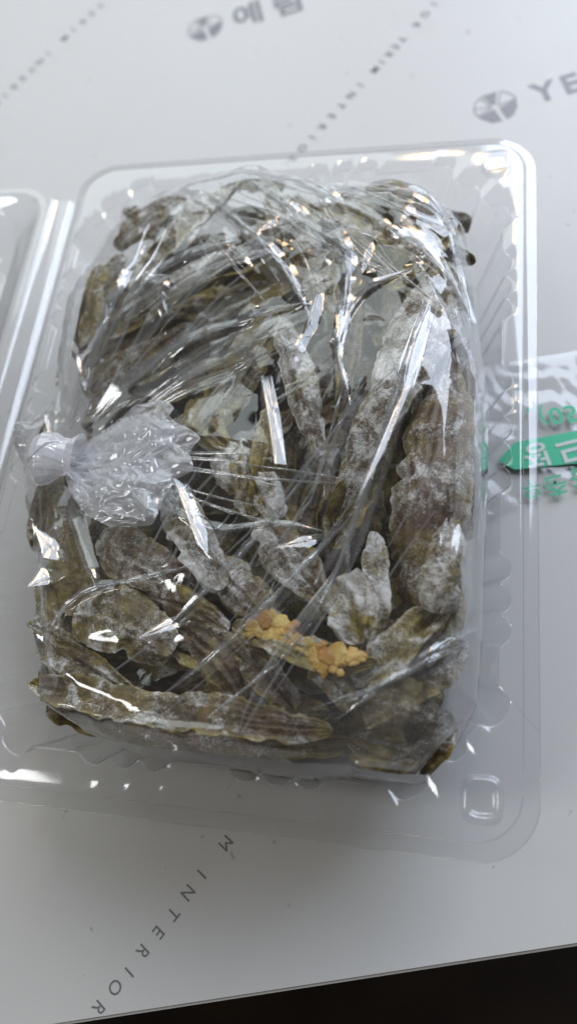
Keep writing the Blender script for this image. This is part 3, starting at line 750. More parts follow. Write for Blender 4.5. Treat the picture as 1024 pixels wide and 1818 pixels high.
for i, (px, py) in enumerate(spots):
    base = (-35 if py < 700 and px < 480 else (40 if py < 520 else (-75 if px > 560 and py < 1080 else (-55 if py < 1000 else (-30 if px > 600 else 12)))))
    a = math.radians(base + rnd.uniform(-28, 28)); l_ = rnd.uniform(70, 125)
    z = 3.95 + rnd.uniform(-0.55, 0.5)
    if px < 190 or px > 780 or py < 420 or py > 1270: z = min(z, 4.2) - 0.35; l_ *= 0.75
    d = np.array([math.cos(a), math.sin(a)]) * l_
    c_ = np.array([px, py]) + (np.array([480, 850]) - [px, py]) * 0.03
    w_ = rnd.uniform(0.5, 0.85)
    fr_, ol_ = rnd.choice((0.0, 0.1, 0.35, 0.5)), rnd.choice((0.0, 0.1, 0.3, 0.55))
    tone = 'white-dusted' if fr_ > 0.3 else ('olive' if ol_ > 0.25 else 'dark brown')
    mark = min(LANDMARKS, key=lambda m_: (m_[0] - px) ** 2 + (m_[1] - py) ** 2)[2]
    lb_ = tone + ' dried leaf half hidden ' + mark
    leaf([(c_[0] - d[0], c_[1] - d[1], z - 0.1), (c_[0], c_[1], z + 0.25), (c_[0] + d[0], c_[1] + d[1], z - 0.1)], [w_ * 0.35, w_, w_ * 0.95, w_ * 0.3], rnd.uniform(-35, 35), rnd.uniform(-0.5, 0.3),
         fr_, ol_, rnd.uniform(0, 0.7), seed=100 + i, grow=0, label=lb_, group=lb_.replace('dried leaf', 'dried leaves'), nu=60, nv=20)

for gy_ in range(9):
    for gx_ in range(5):
        px = 175 + gx_ * 150 + rnd.uniform(-20, 20); py = 400 + gy_ * 112 + rnd.uniform(-20, 20)
        px = min(px, 780)
        if px < 200 and py < 430: px += 50
        a = rnd.uniform(0, math.pi); d = np.array([math.cos(a), math.sin(a)]) * 95
        w3 = at(px, py, 2.9); w3 = np.array([np.clip(w3[0], 4.6, 14.4), np.clip(w3[1], -21.0, -4.8)]) 
        px += (w3[0] - at(px, py, 2.9)[0]) * 45; py -= (w3[1] - at(px, py, 2.9)[1]) * 45
        leaf([(px - d[0], py - d[1], 2.6), (px, py, 2.9), (px + d[0], py + d[1], 2.6)], [0.6, 1.4, 1.4, 0.6], 0, -0.2, rnd.choice((0.0, 0.2)), rnd.choice((0.0, 0.2, 0.4)), rnd.uniform(0, 0.7), seed=300 + gx_ + 5 * gy_, grow=0,
             label='dusty dried leaf lying deep in the gaps between the upper leaves', group='dried leaves deep in the heap', nu=36, nv=16)

# golden crust: a leaf carrying fried golden lumps
gold = empty('golden_crusted_leaf')
tag(gold, 'leaf strip covered in golden orange fried lumps, lower middle of the heap', 'crusted leaf')
gl_ = leaf([(430, 1118, 5.9), (500, 1138, 6.3), (570, 1168, 6.3), (650, 1175, 6.0)], [0.2, 0.42, 0.45, 0.42, 0.2], 10, 0.1, 0.15, 0.8, 0.0, seed=77, name='leaf_strip')
del gl_['category']; gl_.parent = gold
ico = bmesh.new(); bmesh.ops.create_icosphere(ico, subdivisions=4, radius=1.0)
IV = np.array([v.co[:] for v in ico.verts]); IF = [[v.index for v in f.verts] for f in ico.faces]; ico.free()
lumps = [(448, 1112, .30), (470, 1104, .36), (492, 1108, .38), (478, 1128, .34), (500, 1130, .40), (522, 1138, .34), (512, 1118, .26), (545, 1146, .38), (556, 1166, .34), (540, 1164, .26), (572, 1184, .34), (580, 1166, .38),
         (600, 1160, .36), (604, 1176, .28), (622, 1166, .32), (640, 1164, .26), (566, 1150, .22), (460, 1120, .26), (530, 1152, .24), (590, 1186, .22)]
lumps += [(px + 13 * math.sin(k_ * 2.4), py + 13 * math.cos(k_ * 1.7), r * 0.62) for k_, (px, py, r) in enumerate(lumps)]
for i, (px, py, r) in enumerate(lumps):
    c = at(px, py, 6.36)
    d = 0.95 + 0.36 * fbm(IV * 1.15 + i * 3.7, i, 3) + 0.05 * noise3(IV * 6 + i, i)
    V = IV * d[:, None] * np.array([r, r * (0.65 + 0.3 * ((i * 7) % 5) / 4), r * 0.27]) * 0.88
    a = i * 1.7; V = V @ np.array([[math.cos(a), -math.sin(a), 0], [math.sin(a), math.cos(a), 0], [0, 0, 1]])
    mesh_obj('golden_lump', V + c, IF, (M_GOLD, M_GOLDP, M_GOLD, M_GOLDD, M_GOLDP)[(i * 3) % 5], gold)
    LEAFV.append(V + c)

# ------------------------------------------------------------------ the bag: film draped over the heap
outline_px = [(205, 348), (300, 308), (430, 290), (560, 298), (700, 316), (800, 345), (842, 420), (852, 540), (872, 700), (868, 850), (862, 1000), (858, 1130), (850, 1240),
              (815, 1310), (745, 1392), (640, 1378), (520, 1382), (380, 1360), (250, 1345), (130, 1300), (78, 1258), (55, 1150), (40, 1050), (40, 930), (14, 850), (18, 760), (70, 680), (98, 560), (118, 450), (158, 385)]
OZ = 4.9
OUT = np.array([at(px, py, OZ)[:2] for px, py in outline_px])
GX0, GX1, GY0, GY1, CELL = 0.0, 18.6, -25.2, -0.4, 0.05
nx = int((GX1 - GX0) / CELL) + 1; ny = int((GY1 - GY0) / CELL) + 1
gx = GX0 + CELL * np.arange(nx); gy = GY0 + CELL * np.arange(ny)
XX, YY = np.meshgrid(gx, gy, indexing='ij')
# signed distance to the outline
D = np.full(XX.shape, 1e9); inside = np.zeros(XX.shape, bool)
for k in range(len(OUT)):
    a = OUT[k]; b = OUT[(k + 1) % len(OUT)]; e = b - a
    t = np.clip(((XX - a[0]) * e[0] + (YY - a[1]) * e[1]) / (e @ e), 0, 1)
    D = np.minimum(D, np.hypot(XX - a[0] - t * e[0], YY - a[1] - t * e[1]))
    c_ = ((a[1] > YY) != (b[1] > YY)) & (XX < (b[0] - a[0]) * (YY - a[1]) / (b[1] - a[1] + 1e-12) + a[0])
    inside ^= c_
D = np.where(inside, D, -D)
H0 = np.full(XX.shape, 3.6)
for v in LEAFV:
    i = ((v[:, 0] - GX0) / CELL).astype(int); j = ((v[:, 1] - GY0) / CELL).astype(int)
    ok = (i > 0) & (i < nx) & (j > 0) & (j < ny)
    np.maximum.at(H0, (i[ok], j[ok]), v[ok, 2])


def maxf(A, r):
    B = A.copy()
    for s in range(1, r + 1):
        B[s:] = np.maximum(B[s:], A[:-s]); B[:-s] = np.maximum(B[:-s], A[s:])
    C = B.copy()
    for s in range(1, r + 1):
        C[:, s:] = np.maximum(C[:, s:], B[:, :-s]); C[:, :-s] = np.maximum(C[:, :-s], B[:, s:])
    return C


def blur(A, r, it=2):
    for _ in range(it):
        for ax in (0, 1):
            P = np.pad(A, [(r + 1, r) if k == ax else (0, 0) for k in (0, 1)], mode='edge')
            Cc = np.cumsum(P, axis=ax)
            A = (np.take(Cc, range(2 * r + 1, Cc.shape[ax]), axis=ax) - np.take(Cc, range(0, Cc.shape[ax] - 2 * r - 1), axis=ax)) / (2 * r + 1)
    return A


Hm = blur(maxf(H0, 5), 4, 2)
E_ = maxf(H0, 18); E_ = blur(E_, 16, 3)
for _ in range(3): E_ = blur(np.maximum(E_, Hm), 5, 1)

# crumple: random flat facets between sharp creases
KX, KY = at(90, 800, 5.2)[:2]


def facets(w_, h_, n, seed, res):
    """random faceted height image of size w_ x h_ sampled at res"""
    r = random.Random(seed); pts = []
    for _ in range(n): pts.append((r.uniform(-0.1, 1.1) * w_, r.uniform(-0.1, 1.1) * h_))
    pts += [(-w_ * .5, -h_ * .5), (w_ * 1.5, -h_ * .5), (w_ * 1.5, h_ * 1.5), (-w_ * .5, h_ * 1.5)]
    vs_, _, fs, *_ = delaunay_2d_cdt([Vector(p) for p in pts], [], [], 0, 1e-6)
    hgt = [r.uniform(-1, 1) for _ in vs_]
    mx = int(w_ / res) + 2; my = int(h_ / res) + 2
    im = np.zeros((mx, my))
    for f in fs:
        (ax, ay), (bx, by), (cx_, cy_) = [vs_[k] for k in f]; ha, hb, hc = [hgt[k] for k in f]
        i0 = max(0, int(min(ax, bx, cx_) / res)); i1 = min(mx - 1, int(max(ax, bx, cx_) / res) + 1)
        j0 = max(0, int(min(ay, by, cy_) / res)); j1 = min(my - 1, int(max(ay, by, cy_) / res) + 1)
        if i1 < i0 or j1 < j0: continue
        gx_, gy_ = np.meshgrid(np.arange(i0, i1 + 1) * res, np.arange(j0, j1 + 1) * res, indexing='ij')
        det = (by - cy_) * (ax - cx_) + (cx_ - bx) * (ay - cy_)
        if abs(det) < 1e-9: continue
        l1 = ((by - cy_) * (gx_ - cx_) + (cx_ - bx) * (gy_ - cy_)) / det
        l2 = ((cy_ - ay) * (gx_ - cx_) + (ax - cx_) * (gy_ - cy_)) / det
        l3 = 1 - l1 - l2
        m = (l1 >= -1e-6) & (l2 >= -1e-6) & (l3 >= -1e-6)
        im[i0:i1 + 1, j0:j1 + 1][m] = (l1 * ha + l2 * hb + l3 * hc)[m]
    return im


def sample(im, a, b, res):
    a = np.clip(a / res, 0, im.shape[0] - 1.001); b = np.clip(b / res, 0, im.shape[1] - 1.001)
    i = a.astype(int); j = b.astype(int); s = a - i; t = b - j
    return (im[i, j] * (1 - s) * (1 - t) + im[i + 1, j] * s * (1 - t) + im[i, j + 1] * (1 - s) * t + im[i + 1, j + 1] * s * t)


iso1 = sample(facets(GX1 - GX0, GY1 - GY0, 190, 11, CELL), XX - GX0, YY - GY0, CELL)
iso2 = sample(facets(GX1 - GX0, GY1 - GY0, 1700, 12, CELL), XX - GX0, YY - GY0, CELL)
RR = np.hypot(XX - KX, YY - KY); TH = np.arctan2(YY - KY, XX - KX)      # -pi..pi
# pleats radiating from the knot (upper fan) and the diagonal field (lower right)


def ridged(a, b, seed, octv=2):
    """sharp crests with soft hollows between; a runs across the pleats, b along them (cm)"""
    r = 0; amp = 1.0; fr_ = 1.0
    for k in range(octv):
        q = np.stack([a * fr_ + 0.6 * noise3(np.stack([a * 0.25, b * 0.25, a * 0 + seed], -1), seed + 30 + k), b * fr_ * 0.13, a * 0 + seed * 3.1 + k], -1)
        n_ = noise3(q, seed + k) * 1.3
        r = r + amp * (1 - np.abs(n_) ** 0.85); amp *= 0.42; fr_ *= 2.1
    return r


rad = ridged((TH + math.pi) * 5.0, RR * 0.8, 13)
a0 = at(600, 1000, 5)[:2]; a1 = at(400, 1260, 5)[:2]; dd = (a1 - a0) / np.linalg.norm(a1 - a0)
uD = (XX - GX0) * dd[0] + (YY - GY0) * dd[1]; vD = -(XX - GX0) * dd[1] + (YY - GY0) * dd[0]
dia = ridged(vD * 0.85, uD, 14)
b0_ = at(430, 310, 5)[:2]; b1_ = at(640, 500, 5)[:2]; db = (b1_ - b0_) / np.linalg.norm(b1_ - b0_)
uB = (XX - GX0) * db[0] + (YY - GY0) * db[1]; vB = -(XX - GX0) * db[1] + (YY - GY0) * db[0]
dib = ridged(vB * 0.75, uB, 15)


def pixw(px, py, r):
    p = at(px, py, 5.5)[:2]
    return np.exp(-((XX - p[0]) ** 2 + (YY - p[1]) ** 2) / (2 * r * r))


wr = np.exp(-(RR / 7.5) ** 2)
wd_ = np.clip(pixw(480, 1150, 3.8) + pixw(640, 1000, 3.2), 0, 1)
wb_ = np.clip(pixw(560, 400, 4.0) + pixw(740, 420, 3.0), 0, 1)
wi_ = 1 - 0.65 * wd_
iso1 = blur(iso1, 1, 1)
calm = np.clip(pixw(770, 830, 2.6) + pixw(680, 720, 1.8) + pixw(300, 1290, 2.4) + pixw(520, 1290, 2.0), 0, 1)
up_ = 1 / (1 + np.exp((YY * -1 - 13.0) / 1.6))
CR = (0.075 + 0.15 * up_) * iso1 + (0.020 + 0.02 * up_) * iso2 + 0.15 * rad * wr * np.clip(RR / 3.5, 0.1, 1) + 0.07 * dia * wd_ + 0.13 * dib * wb_
CR = CR * (1 - 0.6 * calm)
CR += 0.13 * np.clip(YY + 19.5, 0, 12) * np.clip(pixw(760, 800, 3.0), 0, 1)

# the pleats and creases that the photograph shows, as raised folds of the film: polyline, half width (cm), height (cm)
FOLDS = [
 ([(355, 325), (440, 420), (520, 505), (560, 600)], 0.28, 0.22), ([(310, 312), (420, 410), (505, 520)], 0.22, 0.16),
 ([(430, 308), (520, 380), (640, 482)], 0.40, 0.24), ([(500, 300), (640, 385), (760, 470), (838, 558)], 0.24, 0.22), ([(560, 318), (700, 352), (800, 395)], 0.28, 0.22),
 ([(800, 400), (820, 480), (842, 562)], 0.16, 0.24), ([(552, 362), (600, 430), (622, 480), (612, 580), (604, 650)], 0.20, 0.24),
 ([(110, 745), (240, 655), (380, 590), (560, 556)], 0.34, 0.24), ([(130, 740), (260, 640), (400, 560), (500, 510)], 0.30, 0.20), ([(100, 740), (190, 590), (290, 480), (440, 440)], 0.34, 0.18),
 ([(100, 720), (150, 610), (225, 500), (250, 420)], 0.26, 0.18), ([(150, 765), (300, 690), (420, 640), (500, 580)], 0.26, 0.22),
 ([(468, 680), (488, 740), (512, 845)], 0.16, 0.24), ([(322, 862), (350, 930), (384, 1000)], 0.20, 0.26), ([(510, 700), (560, 580), (568, 530)], 0.16, 0.18),
 ([(760, 555), (720, 720), (650, 920), (580, 1090), (470, 1215), (380, 1278)], 0.17, 0.20), ([(700, 800), (630, 960), (560, 1060)], 0.14, 0.16),
 ([(590, 960), (500, 1070), (400, 1160), (300, 1235)], 0.15, 0.16), ([(560, 850), (420, 1010), (340, 1090), (268, 1140)], 0.14, 0.15),
 ([(58, 1152), (110, 1070), (170, 1045), (290, 1030), (350, 1008)], 0.15, 0.18), ([(860, 1090), (740, 1190), (610, 1275)], 0.14, 0.16), ([(820, 1150), (700, 1220), (590, 1262)], 0.14, 0.14),
 ([(740, 480), (800, 600), (812, 620)], 0.18, 0.16), ([(100, 880), (150, 1000), (175, 1050)], 0.2, 0.16), ([(45, 1040), (60, 960), (90, 900)], 0.3, 0.2),
 ([(630, 760), (600, 640), (640, 540), (740, 490)], 0.16, 0.16), ([(760, 1330), (840, 1260)], 0.2, 0.16), ([(650, 700), (590, 830), (575, 930)], 0.14, 0.14),
 ([(100, 560), (140, 700), (110, 760)], 0.3, 0.2), ([(230, 480), (170, 600), (130, 720)], 0.22, 0.2), ([(850, 480), (862, 700), (858, 900)], 0.2, 0.14), ([(300, 905), (380, 960), (470, 940), (590, 958)], 0.14, 0.14),
]
LAY = np.zeros_like(XX)
for k, (pl, hw, hh) in enumerate(FOLDS):
    Q = np.array([at(px, py, 6.0)[:2] for px, py in pl])
    # refine
    s_ = np.r_[0, np.cumsum(np.hypot(*np.diff(Q, axis=0).T))]; tt = np.linspace(0, s_[-1], max(6, int(s_[-1] / 0.5)))
    Q = np.stack([np.interp(tt, s_, Q[:, 0]), np.interp(tt, s_, Q[:, 1])], -1)
    for _ in range(2): Q[1:-1] = (Q[:-2] + 2 * Q[1:-1] + Q[2:]) / 4
    tot = len(Q) - 1
    dm = np.full(XX.shape, 1e9); um = np.zeros(XX.shape); sg = np.zeros(XX.shape)
    lo = Q.min(0) - 1.2; hi = Q.max(0) + 1.2
    i0, i1 = max(0, int((lo[0] - GX0) / CELL)), min(nx, int((hi[0] - GX0) / CELL)); j0, j1 = max(0, int((lo[1] - GY0) / CELL)), min(ny, int((hi[1] - GY0) / CELL))
    sl = (slice(i0, i1), slice(j0, j1)); xs_, ys_ = XX[sl], YY[sl]
    dm = np.full(xs_.shape, 1e9); um = np.zeros(xs_.shape); sg = np.ones(xs_.shape)
    for q in range(tot):
        a, b = Q[q], Q[q + 1]; e = b - a
        t = np.clip(((xs_ - a[0]) * e[0] + (ys_ - a[1]) * e[1]) / (e @ e), 0, 1)
        d = np.hypot(xs_ - a[0] - t * e[0], ys_ - a[1] - t * e[1])
        c_ = e[0] * (ys_ - a[1]) - e[1] * (xs_ - a[0])
        m = d < dm; dm = np.where(m, d, dm); um = np.where(m, (q + t) / tot, um); sg = np.where(m, np.sign(c_), sg)
    taper = np.clip(np.sin(np.pi * np.clip(um, 0.02, 0.98)) * 1.6, 0, 1)
    skew = 0.45 if k % 2 else -0.45
    hwv = 1.2 * hw * (1 + skew * sg) * (0.5 + 0.5 * taper) * (1 + 0.35 * noise3(np.stack([xs_ * 1.3, ys_ * 1.3, xs_ * 0 + k], -1), k))
    prof = np.clip(1 - dm / hwv, 0, 1)
    CR[sl] += 0.75 * hh * taper * (0.85 * prof + 0.15 * prof ** 3) * (1 + 0.3 * noise3(np.stack([xs_ * 2.3, ys_ * 2.3, xs_ * 0 + k], -1), k + 50))
    LAY[sl] = np.maximum(LAY[sl], 0.10 * (prof > 0.02) * taper)

Z = np.maximum(E_ + 0.10 + CR, Hm + 0.03)
ZLOW = 3.4
dn_ = np.clip(D / 1.5, 0, 1)
fall = np.sqrt(np.clip(1 - (1 - dn_) ** 2, 0, 1))
Z = ZLOW + (Z - ZLOW) * fall
Z = np.maximum(Z, np.where(D > 0.25, Hm + 0.02, -9))
lay = LAY + 0.16 * pixw(720, 1330, 1.5) + 0.10 * pixw(600, 1370, 1.2) + 0.10 * pixw(90, 650, 1.0) + 0.10 * np.exp(-(RR / 3.0) ** 2) + 0.03 * wr + 0.16 * np.exp(-(D / 0.6) ** 2)
keep = D > 0.0
idx = -np.ones(XX.shape, int); idx[keep] = np.arange(keep.sum())
Vf = np.stack([XX[keep], YY[keep], Z[keep]], -1)
q_ = keep[:-1, :-1] & keep[1:, :-1] & keep[1:, 1:] & keep[:-1, 1:]
Ff = np.stack([idx[:-1, :-1][q_], idx[1:, :-1][q_], idx[1:, 1:][q_], idx[:-1, 1:][q_]], -1)
bag = empty('knotted_bag')
tag(bag, 'crinkled clear plastic bag full of dried leaves, tied with a white knot at the left', 'plastic bag')
film = mesh_obj('film', Vf, Ff, M_BAG, bag)
at_ = film.data.attributes.new('layers', 'FLOAT', 'POINT'); at_.data.foreach_set('value', lay[keep].astype(np.float32))
# side skirt tucking down inside the tray
sk = []
C_o = OUT.mean(0)
OR = np.concatenate([np.linspace(OUT[k], OUT[(k + 1) % len(OUT)], 14, endpoint=False) for k in range(len(OUT))])
for _ in range(4): OR = (np.roll(OR, 1, 0) + 2 * OR + np.roll(OR, -1, 0)) / 4
ang_ = np.linspace(0, 2 * math.pi, len(OR), endpoint=False)
wob = noise3(np.stack([np.cos(ang_) * 9, np.sin(ang_) * 9, ang_ * 0], -1), 3)
for ins_, z_ in ((0.0, 3.5), (0.25, 2.6), (0.7, 1.5), (1.3, 0.6)):
    v = OR + (C_o - OR) / np.linalg.norm(C_o - OR, axis=1)[:, None] * (ins_ + 0.10 * wob * (z_ < 3.4))[:, None]
    sk.append(np.concatenate([v, np.full((len(v), 1), z_)], 1))
sk_o = mesh_obj('bag_side', np.concatenate(sk), grid_faces(4, len(OR), closed_v=True), M_BAG, bag)


def hz_at(x, y):
    i = int(np.clip((x - GX0) / CELL, 0, nx - 1)); j = int(np.clip((y - GY0) / CELL, 0, ny - 1))
    return Z[i, j] if keep[i, j] else 4.6


M_PLEAT = film_mat('folded_film', (0.93, 0.935, 0.94), rough=0.09, refl=2.0, milk=0.06, graze=0.3, milkcol=(0.88, 0.92, 0.93))
PL = [(0, .26), (1, .16), (2, .42), (3, .22), (4, .24), (5, .20), (6, .20), (7, .36), (8, .34), (9, .30), (10, .22), (11, .26), (12, .17), (13, .20), (15, .13), (15, -.10), (16, .10), (17, .12), (18, .11), (19, .15), (20, .11), (21, .10), (23, .2), (25, .14), (29, .18), (27, .10), (31, .12), (14, .14)]
for q_, (fi, hw) in enumerate(PL):
    pl = FOLDS[fi][0]
    jit = 0.0 if hw > 0 else 0.45; hw = abs(hw) * 0.8
    Q = np.array([at(px, py, 6.0)[:2] for px, py in pl]) + jit
    s_ = np.r_[0, np.cumsum(np.hypot(*np.diff(Q, axis=0).T))]; n_ = max(14, int(s_[-1] / 0.22)); tt = np.linspace(0, s_[-1], n_)
    Q = np.stack([np.interp(tt, s_, Q[:, 0]), np.interp(tt, s_, Q[:, 1])], -1)
    for _ in range(3): Q[1:-1] = (Q[:-2] + 2 * Q[1:-1] + Q[2:]) / 4
    T_ = np.gradient(Q, axis=0); T_ /= np.linalg.norm(T_, axis=1)[:, None]; Nn_ = np.stack([-T_[:, 1], T_[:, 0]], -1)
    Nn_ *= np.sign(Nn_[:, 1] + 1e-6)[:, None]                      # side facing the window
    u_ = np.linspace(0, 1, n_)
    wv = hw * np.clip(np.sin(math.pi * u_) * 1.5, 0.04, 1) * (1 + 0.55 * noise3(np.stack([u_ * s_[-1] * 0.7, u_ * 0 + fi, u_ * 0], -1), fi))
    rows = []
    for k in range(n_):
        z0 = hz_at(*Q[k]) ; r = []
        h_ = 0.06
        pw = np.array([Q[k][0], Q[k][1], z0]) * CM
        v_ = CAM - pw; v_ /= np.linalg.norm(v_); l_ = np.array([0.12, 0.66, 0.76]) - pw; l_ /= np.linalg.norm(l_); hv = v_ + l_
        slope = -(hv[:2] @ Nn_[k]) / hv[2] + 0.13 * noise3(np.array([k * 0.14, fi * 3.7, 0.5]), q_)
        zc = z0 + 0.05 + max(0, -slope) * wv[k] * 1.0
        for c_, hh_ in ((-0.25, 0), (0.0, 0), (0.5, 0), (1.0, 0)):
            p = Q[k] + Nn_[k] * wv[k] * c_ * 1.5
            zz = zc + slope * wv[k] * 1.5 * c_ if c_ >= 0 else z0 + 0.01
            r.append((p[0], p[1], max(zz, hz_at(*p) + 0.012)))
        rows.append(r)
    mesh_obj('pleat', np.array(rows).reshape(-1, 3), grid_faces(n_, 4), M_PLEAT, bag, smooth=True)

EB = blur(E_, 18, 2)
M_FLAP = film_mat('doubled_film', (0.955, 0.96, 0.96), rough=0.075, refl=1.9, milk=0.11, graze=0.2, milkcol=(0.88, 0.94, 0.94))
FLAPS = [[(185, 645), (235, 585), (300, 520), (365, 462), (470, 446), (420, 478), (300, 560)], [(170, 715), (250, 655), (380, 600), (565, 555), (560, 585), (400, 640), (270, 680)],
         [(225, 560), (300, 532), (262, 478), (226, 495)], [(350, 322), (385, 335), (470, 430), (535, 520), (512, 524), (430, 430)], [(425, 302), (475, 322), (560, 400), (645, 482), (605, 474), (510, 395)],
         [(140, 610), (165, 520), (208, 486), (190, 560)], [(482, 566), (500, 585), (430, 680), (352, 768), (342, 742), (420, 650)], [(552, 366), (590, 405), (640, 480), (618, 510), (585, 455)],
         [(560, 318), (690, 348), (800, 392), (790, 405), (680, 372)], [(690, 372), (770, 430), (842, 562), (815, 535), (745, 450)], [(795, 405), (808, 405), (846, 560), (832, 560)], [(48, 925), (82, 945), (112, 988), (70, 985)], [(45, 1040), (60, 995), (112, 1012), (75, 1030)],
         [(262, 1143), (300, 1102), (362, 1080), (325, 1118)], [(498, 990), (540, 962), (592, 956), (555, 985)], [(470, 690), (488, 680), (506, 760), (520, 850), (500, 850), (486, 770)], [(318, 862), (332, 868), (380, 960), (384, 1000), (366, 985), (340, 920)],
         [(600, 560), (622, 500), (626, 590), (600, 700)], [(700, 800), (740, 660), (764, 552), (756, 660), (690, 850), (640, 960)], [(250, 420), (300, 350), (330, 345), (290, 410)]]
for q_, pg in enumerate(FLAPS):
    pts = np.array([at(px, py, 6.0)[:2] for px, py in pg]); cen = pts.mean(0)
    rg = np.concatenate([np.linspace(pts[k], pts[(k + 1) % len(pts)], 9, endpoint=False) for k in range(len(pts))]); nr = len(rg)
    rows = []
    z0 = hz_at(*cen); pw = np.array([cen[0], cen[1], z0]) * CM
    v_ = CAM - pw; v_ /= np.linalg.norm(v_); l_ = np.array([0.22, 0.70, 0.74]) - pw; l_ /= np.linalg.norm(l_); hv = v_ + l_
    sl_ = -hv[:2] / hv[2] * (1.0 if cen[1] < -13 else 0.0)
    lift_ = 0.12 if cen[1] < -13 else 0.0
    for f_ in np.linspace(1, 0, 9):
        p = cen + (rg - cen) * f_
        zz = np.array([max(EB[int((x - GX0) / CELL), int((y - GY0) / CELL)] + 0.10 * (lift_ == 0), hz_at(x, y) + 0.012) + lift_ + sl_ @ (np.array([x, y]) - cen) for x, y in p])
        if lift_: zz = np.maximum(z0 + lift_ + (p - cen) @ sl_, np.array([hz_at(x, y) for x, y in p]) + 0.012)
        rows.append(np.concatenate([p, zz[:, None]], 1))
    R_ = np.array(rows)
    for _ in range(2): R_[1:-1, :, 2] = (R_[:-2, :, 2] + R_[2:, :, 2] + np.roll(R_, 1, 1)[1:-1, :, 2] + np.roll(R_, -1, 1)[1:-1, :, 2]) / 4 + 0.004
    mesh_obj('film_flap', R_.reshape(-1, 3), grid_faces(9, nr, closed_v=True), M_FLAP, bag)

# fine tension lines of the film, running out of the knot and along the diagonals
FV, FF = [], []
LONG = (([(770, 545), (700, 760), (640, 930), (570, 1100)], 0.055), ([(745, 590), (665, 850), (600, 1030), (470, 1210), (378, 1280)], 0.07), ([(600, 955), (500, 1070), (400, 1165), (298, 1238)], 0.06), ([(560, 850), (470, 955), (385, 1050), (265, 1140)], 0.05),
        ([(850, 1100), (740, 1195), (600, 1280)], 0.05), ([(60, 1150), (120, 1065), (200, 1040), (350, 1010)], 0.06), ([(560, 1120), (500, 1190), (380, 1278)], 0.05), ([(620, 700), (590, 800), (560, 900), (470, 1010)], 0.045), ([(830, 1135), (700, 1215), (560, 1262)], 0.04))
fr2 = random.Random(8)


def tension(p_, d_, length, wv_, bend):
    n_ = 34; pts = []
    for k in range(n_):
        t = k / (n_ - 1); a = bend * (t - 0.5)
        d2 = np.array([d_[0] * math.cos(a) - d_[1] * math.sin(a), d_[0] * math.sin(a) + d_[1] * math.cos(a)])
        pts.append(p_ + d2 * length * t)
    b = len(FV)
    for k, q in enumerate(pts):
        i = int((q[0] - GX0) / CELL); j = int((q[1] - GY0) / CELL)
        ok_ = 0 < i < nx - 1 and 0 < j < ny - 1 and D[i, j] > 0.35
        t_ = pts[min(k + 1, n_ - 1)] - pts[max(k - 1, 0)]; t_ /= np.linalg.norm(t_); nn_ = np.array([-t_[1], t_[0]]); nn_ = nn_ if nn_[1] > 0 else -nn_
        w_ = wv_ * math.sin(math.pi * min(max(k / (n_ - 1), 0.02), 0.98)) ** 0.5 * (1 if ok_ else 0.02)
        z0 = hz_at(*q) if ok_ else 4.3
        pw = np.array([q[0], q[1], z0]) * CM
        v_ = CAM - pw; v_ /= np.linalg.norm(v_); l_ = np.array([0.15, 0.66, 0.76]) - pw; l_ /= np.linalg.norm(l_); hv = v_ + l_
        sl_ = -(hv[:2] @ nn_) / hv[2]
        for c_ in (-0.6, 0, 1.0):
            FV.append((q[0] + nn_[0] * w_ * c_, q[1] + nn_[1] * w_ * c_, z0 + 0.035 + (sl_ * w_ * c_ if c_ >= 0 else -0.04)))
    FF.extend((grid_faces(n_, 3) + b).tolist())


for pl, w_ in LONG:
    Q = np.array([at(px, py, 6.0)[:2] for px, py in pl]); s_ = np.r_[0, np.cumsum(np.hypot(*np.diff(Q, axis=0).T))]; n_ = 60; tt = np.linspace(0, s_[-1], n_)
    Q = np.stack([np.interp(tt, s_, Q[:, 0]), np.interp(tt, s_, Q[:, 1])], -1)
    for _ in range(6): Q[1:-1] = (Q[:-2] + 2 * Q[1:-1] + Q[2:]) / 4
    b = len(FV)
    for k in range(n_):
        t_ = Q[min(k + 1, n_ - 1)] - Q[max(k - 1, 0)]; t_ /= np.linalg.norm(t_); nn_ = np.array([-t_[1], t_[0]]); nn_ = nn_ if nn_[1] > 0 else -nn_
        w2 = w_ * math.sin(math.pi * (0.04 + 0.92 * k / (n_ - 1))) ** 0.6 * (1 + 0.4 * math.sin(k * 0.37 + len(pl)))
        z0 = hz_at(*Q[k]) + 0.05 + 0.02 * math.sin(k * 0.8)
        for c_, h_ in ((-1, -0.03), (0, 0.05), (1.2, 0.01)):
            FV.append((Q[k][0] + nn_[0] * w2 * c_, Q[k][1] + nn_[1] * w2 * c_, z0 + h_))
    FF.extend((grid_faces(n_, 3) + b).tolist())
for k in range(44):
    a = math.radians(fr2.choice((fr2.uniform(8, 78), fr2.uniform(20, 60), fr2.uniform(-28, -4))))
    d_ = np.array([math.cos(a), math.sin(a)]); r0 = fr2.uniform(1.0, 5.5)
    tension(np.array([KX, KY]) + d_ * r0, d_, fr2.uniform(2.5, 7.5), fr2.uniform(0.03, 0.085), fr2.uniform(-0.12, 0.12))
for k in range(34):
    p_ = at(fr2.uniform(330, 800), fr2.uniform(640, 1150), 5)[:2]
    a = math.atan2(dd[1], dd[0]) + fr2.uniform(-0.22, 0.22); d_ = np.array([math.cos(a), math.sin(a)])
    tension(p_, d_, fr2.uniform(2.0, 5.0), fr2.uniform(0.025, 0.06), fr2.uniform(-0.15, 0.15))
for k in range(34):
    p_ = at(fr2.uniform(330, 700), fr2.uniform(320, 480), 5)[:2]
    a = math.atan2(db[1], db[0]) + fr2.uniform(-0.3, 0.3); d_ = np.array([math.cos(a), math.sin(a)])
    tension(p_, d_, fr2.uniform(2.0, 4.5), fr2.uniform(0.03, 0.08), fr2.uniform(-0.15, 0.15))
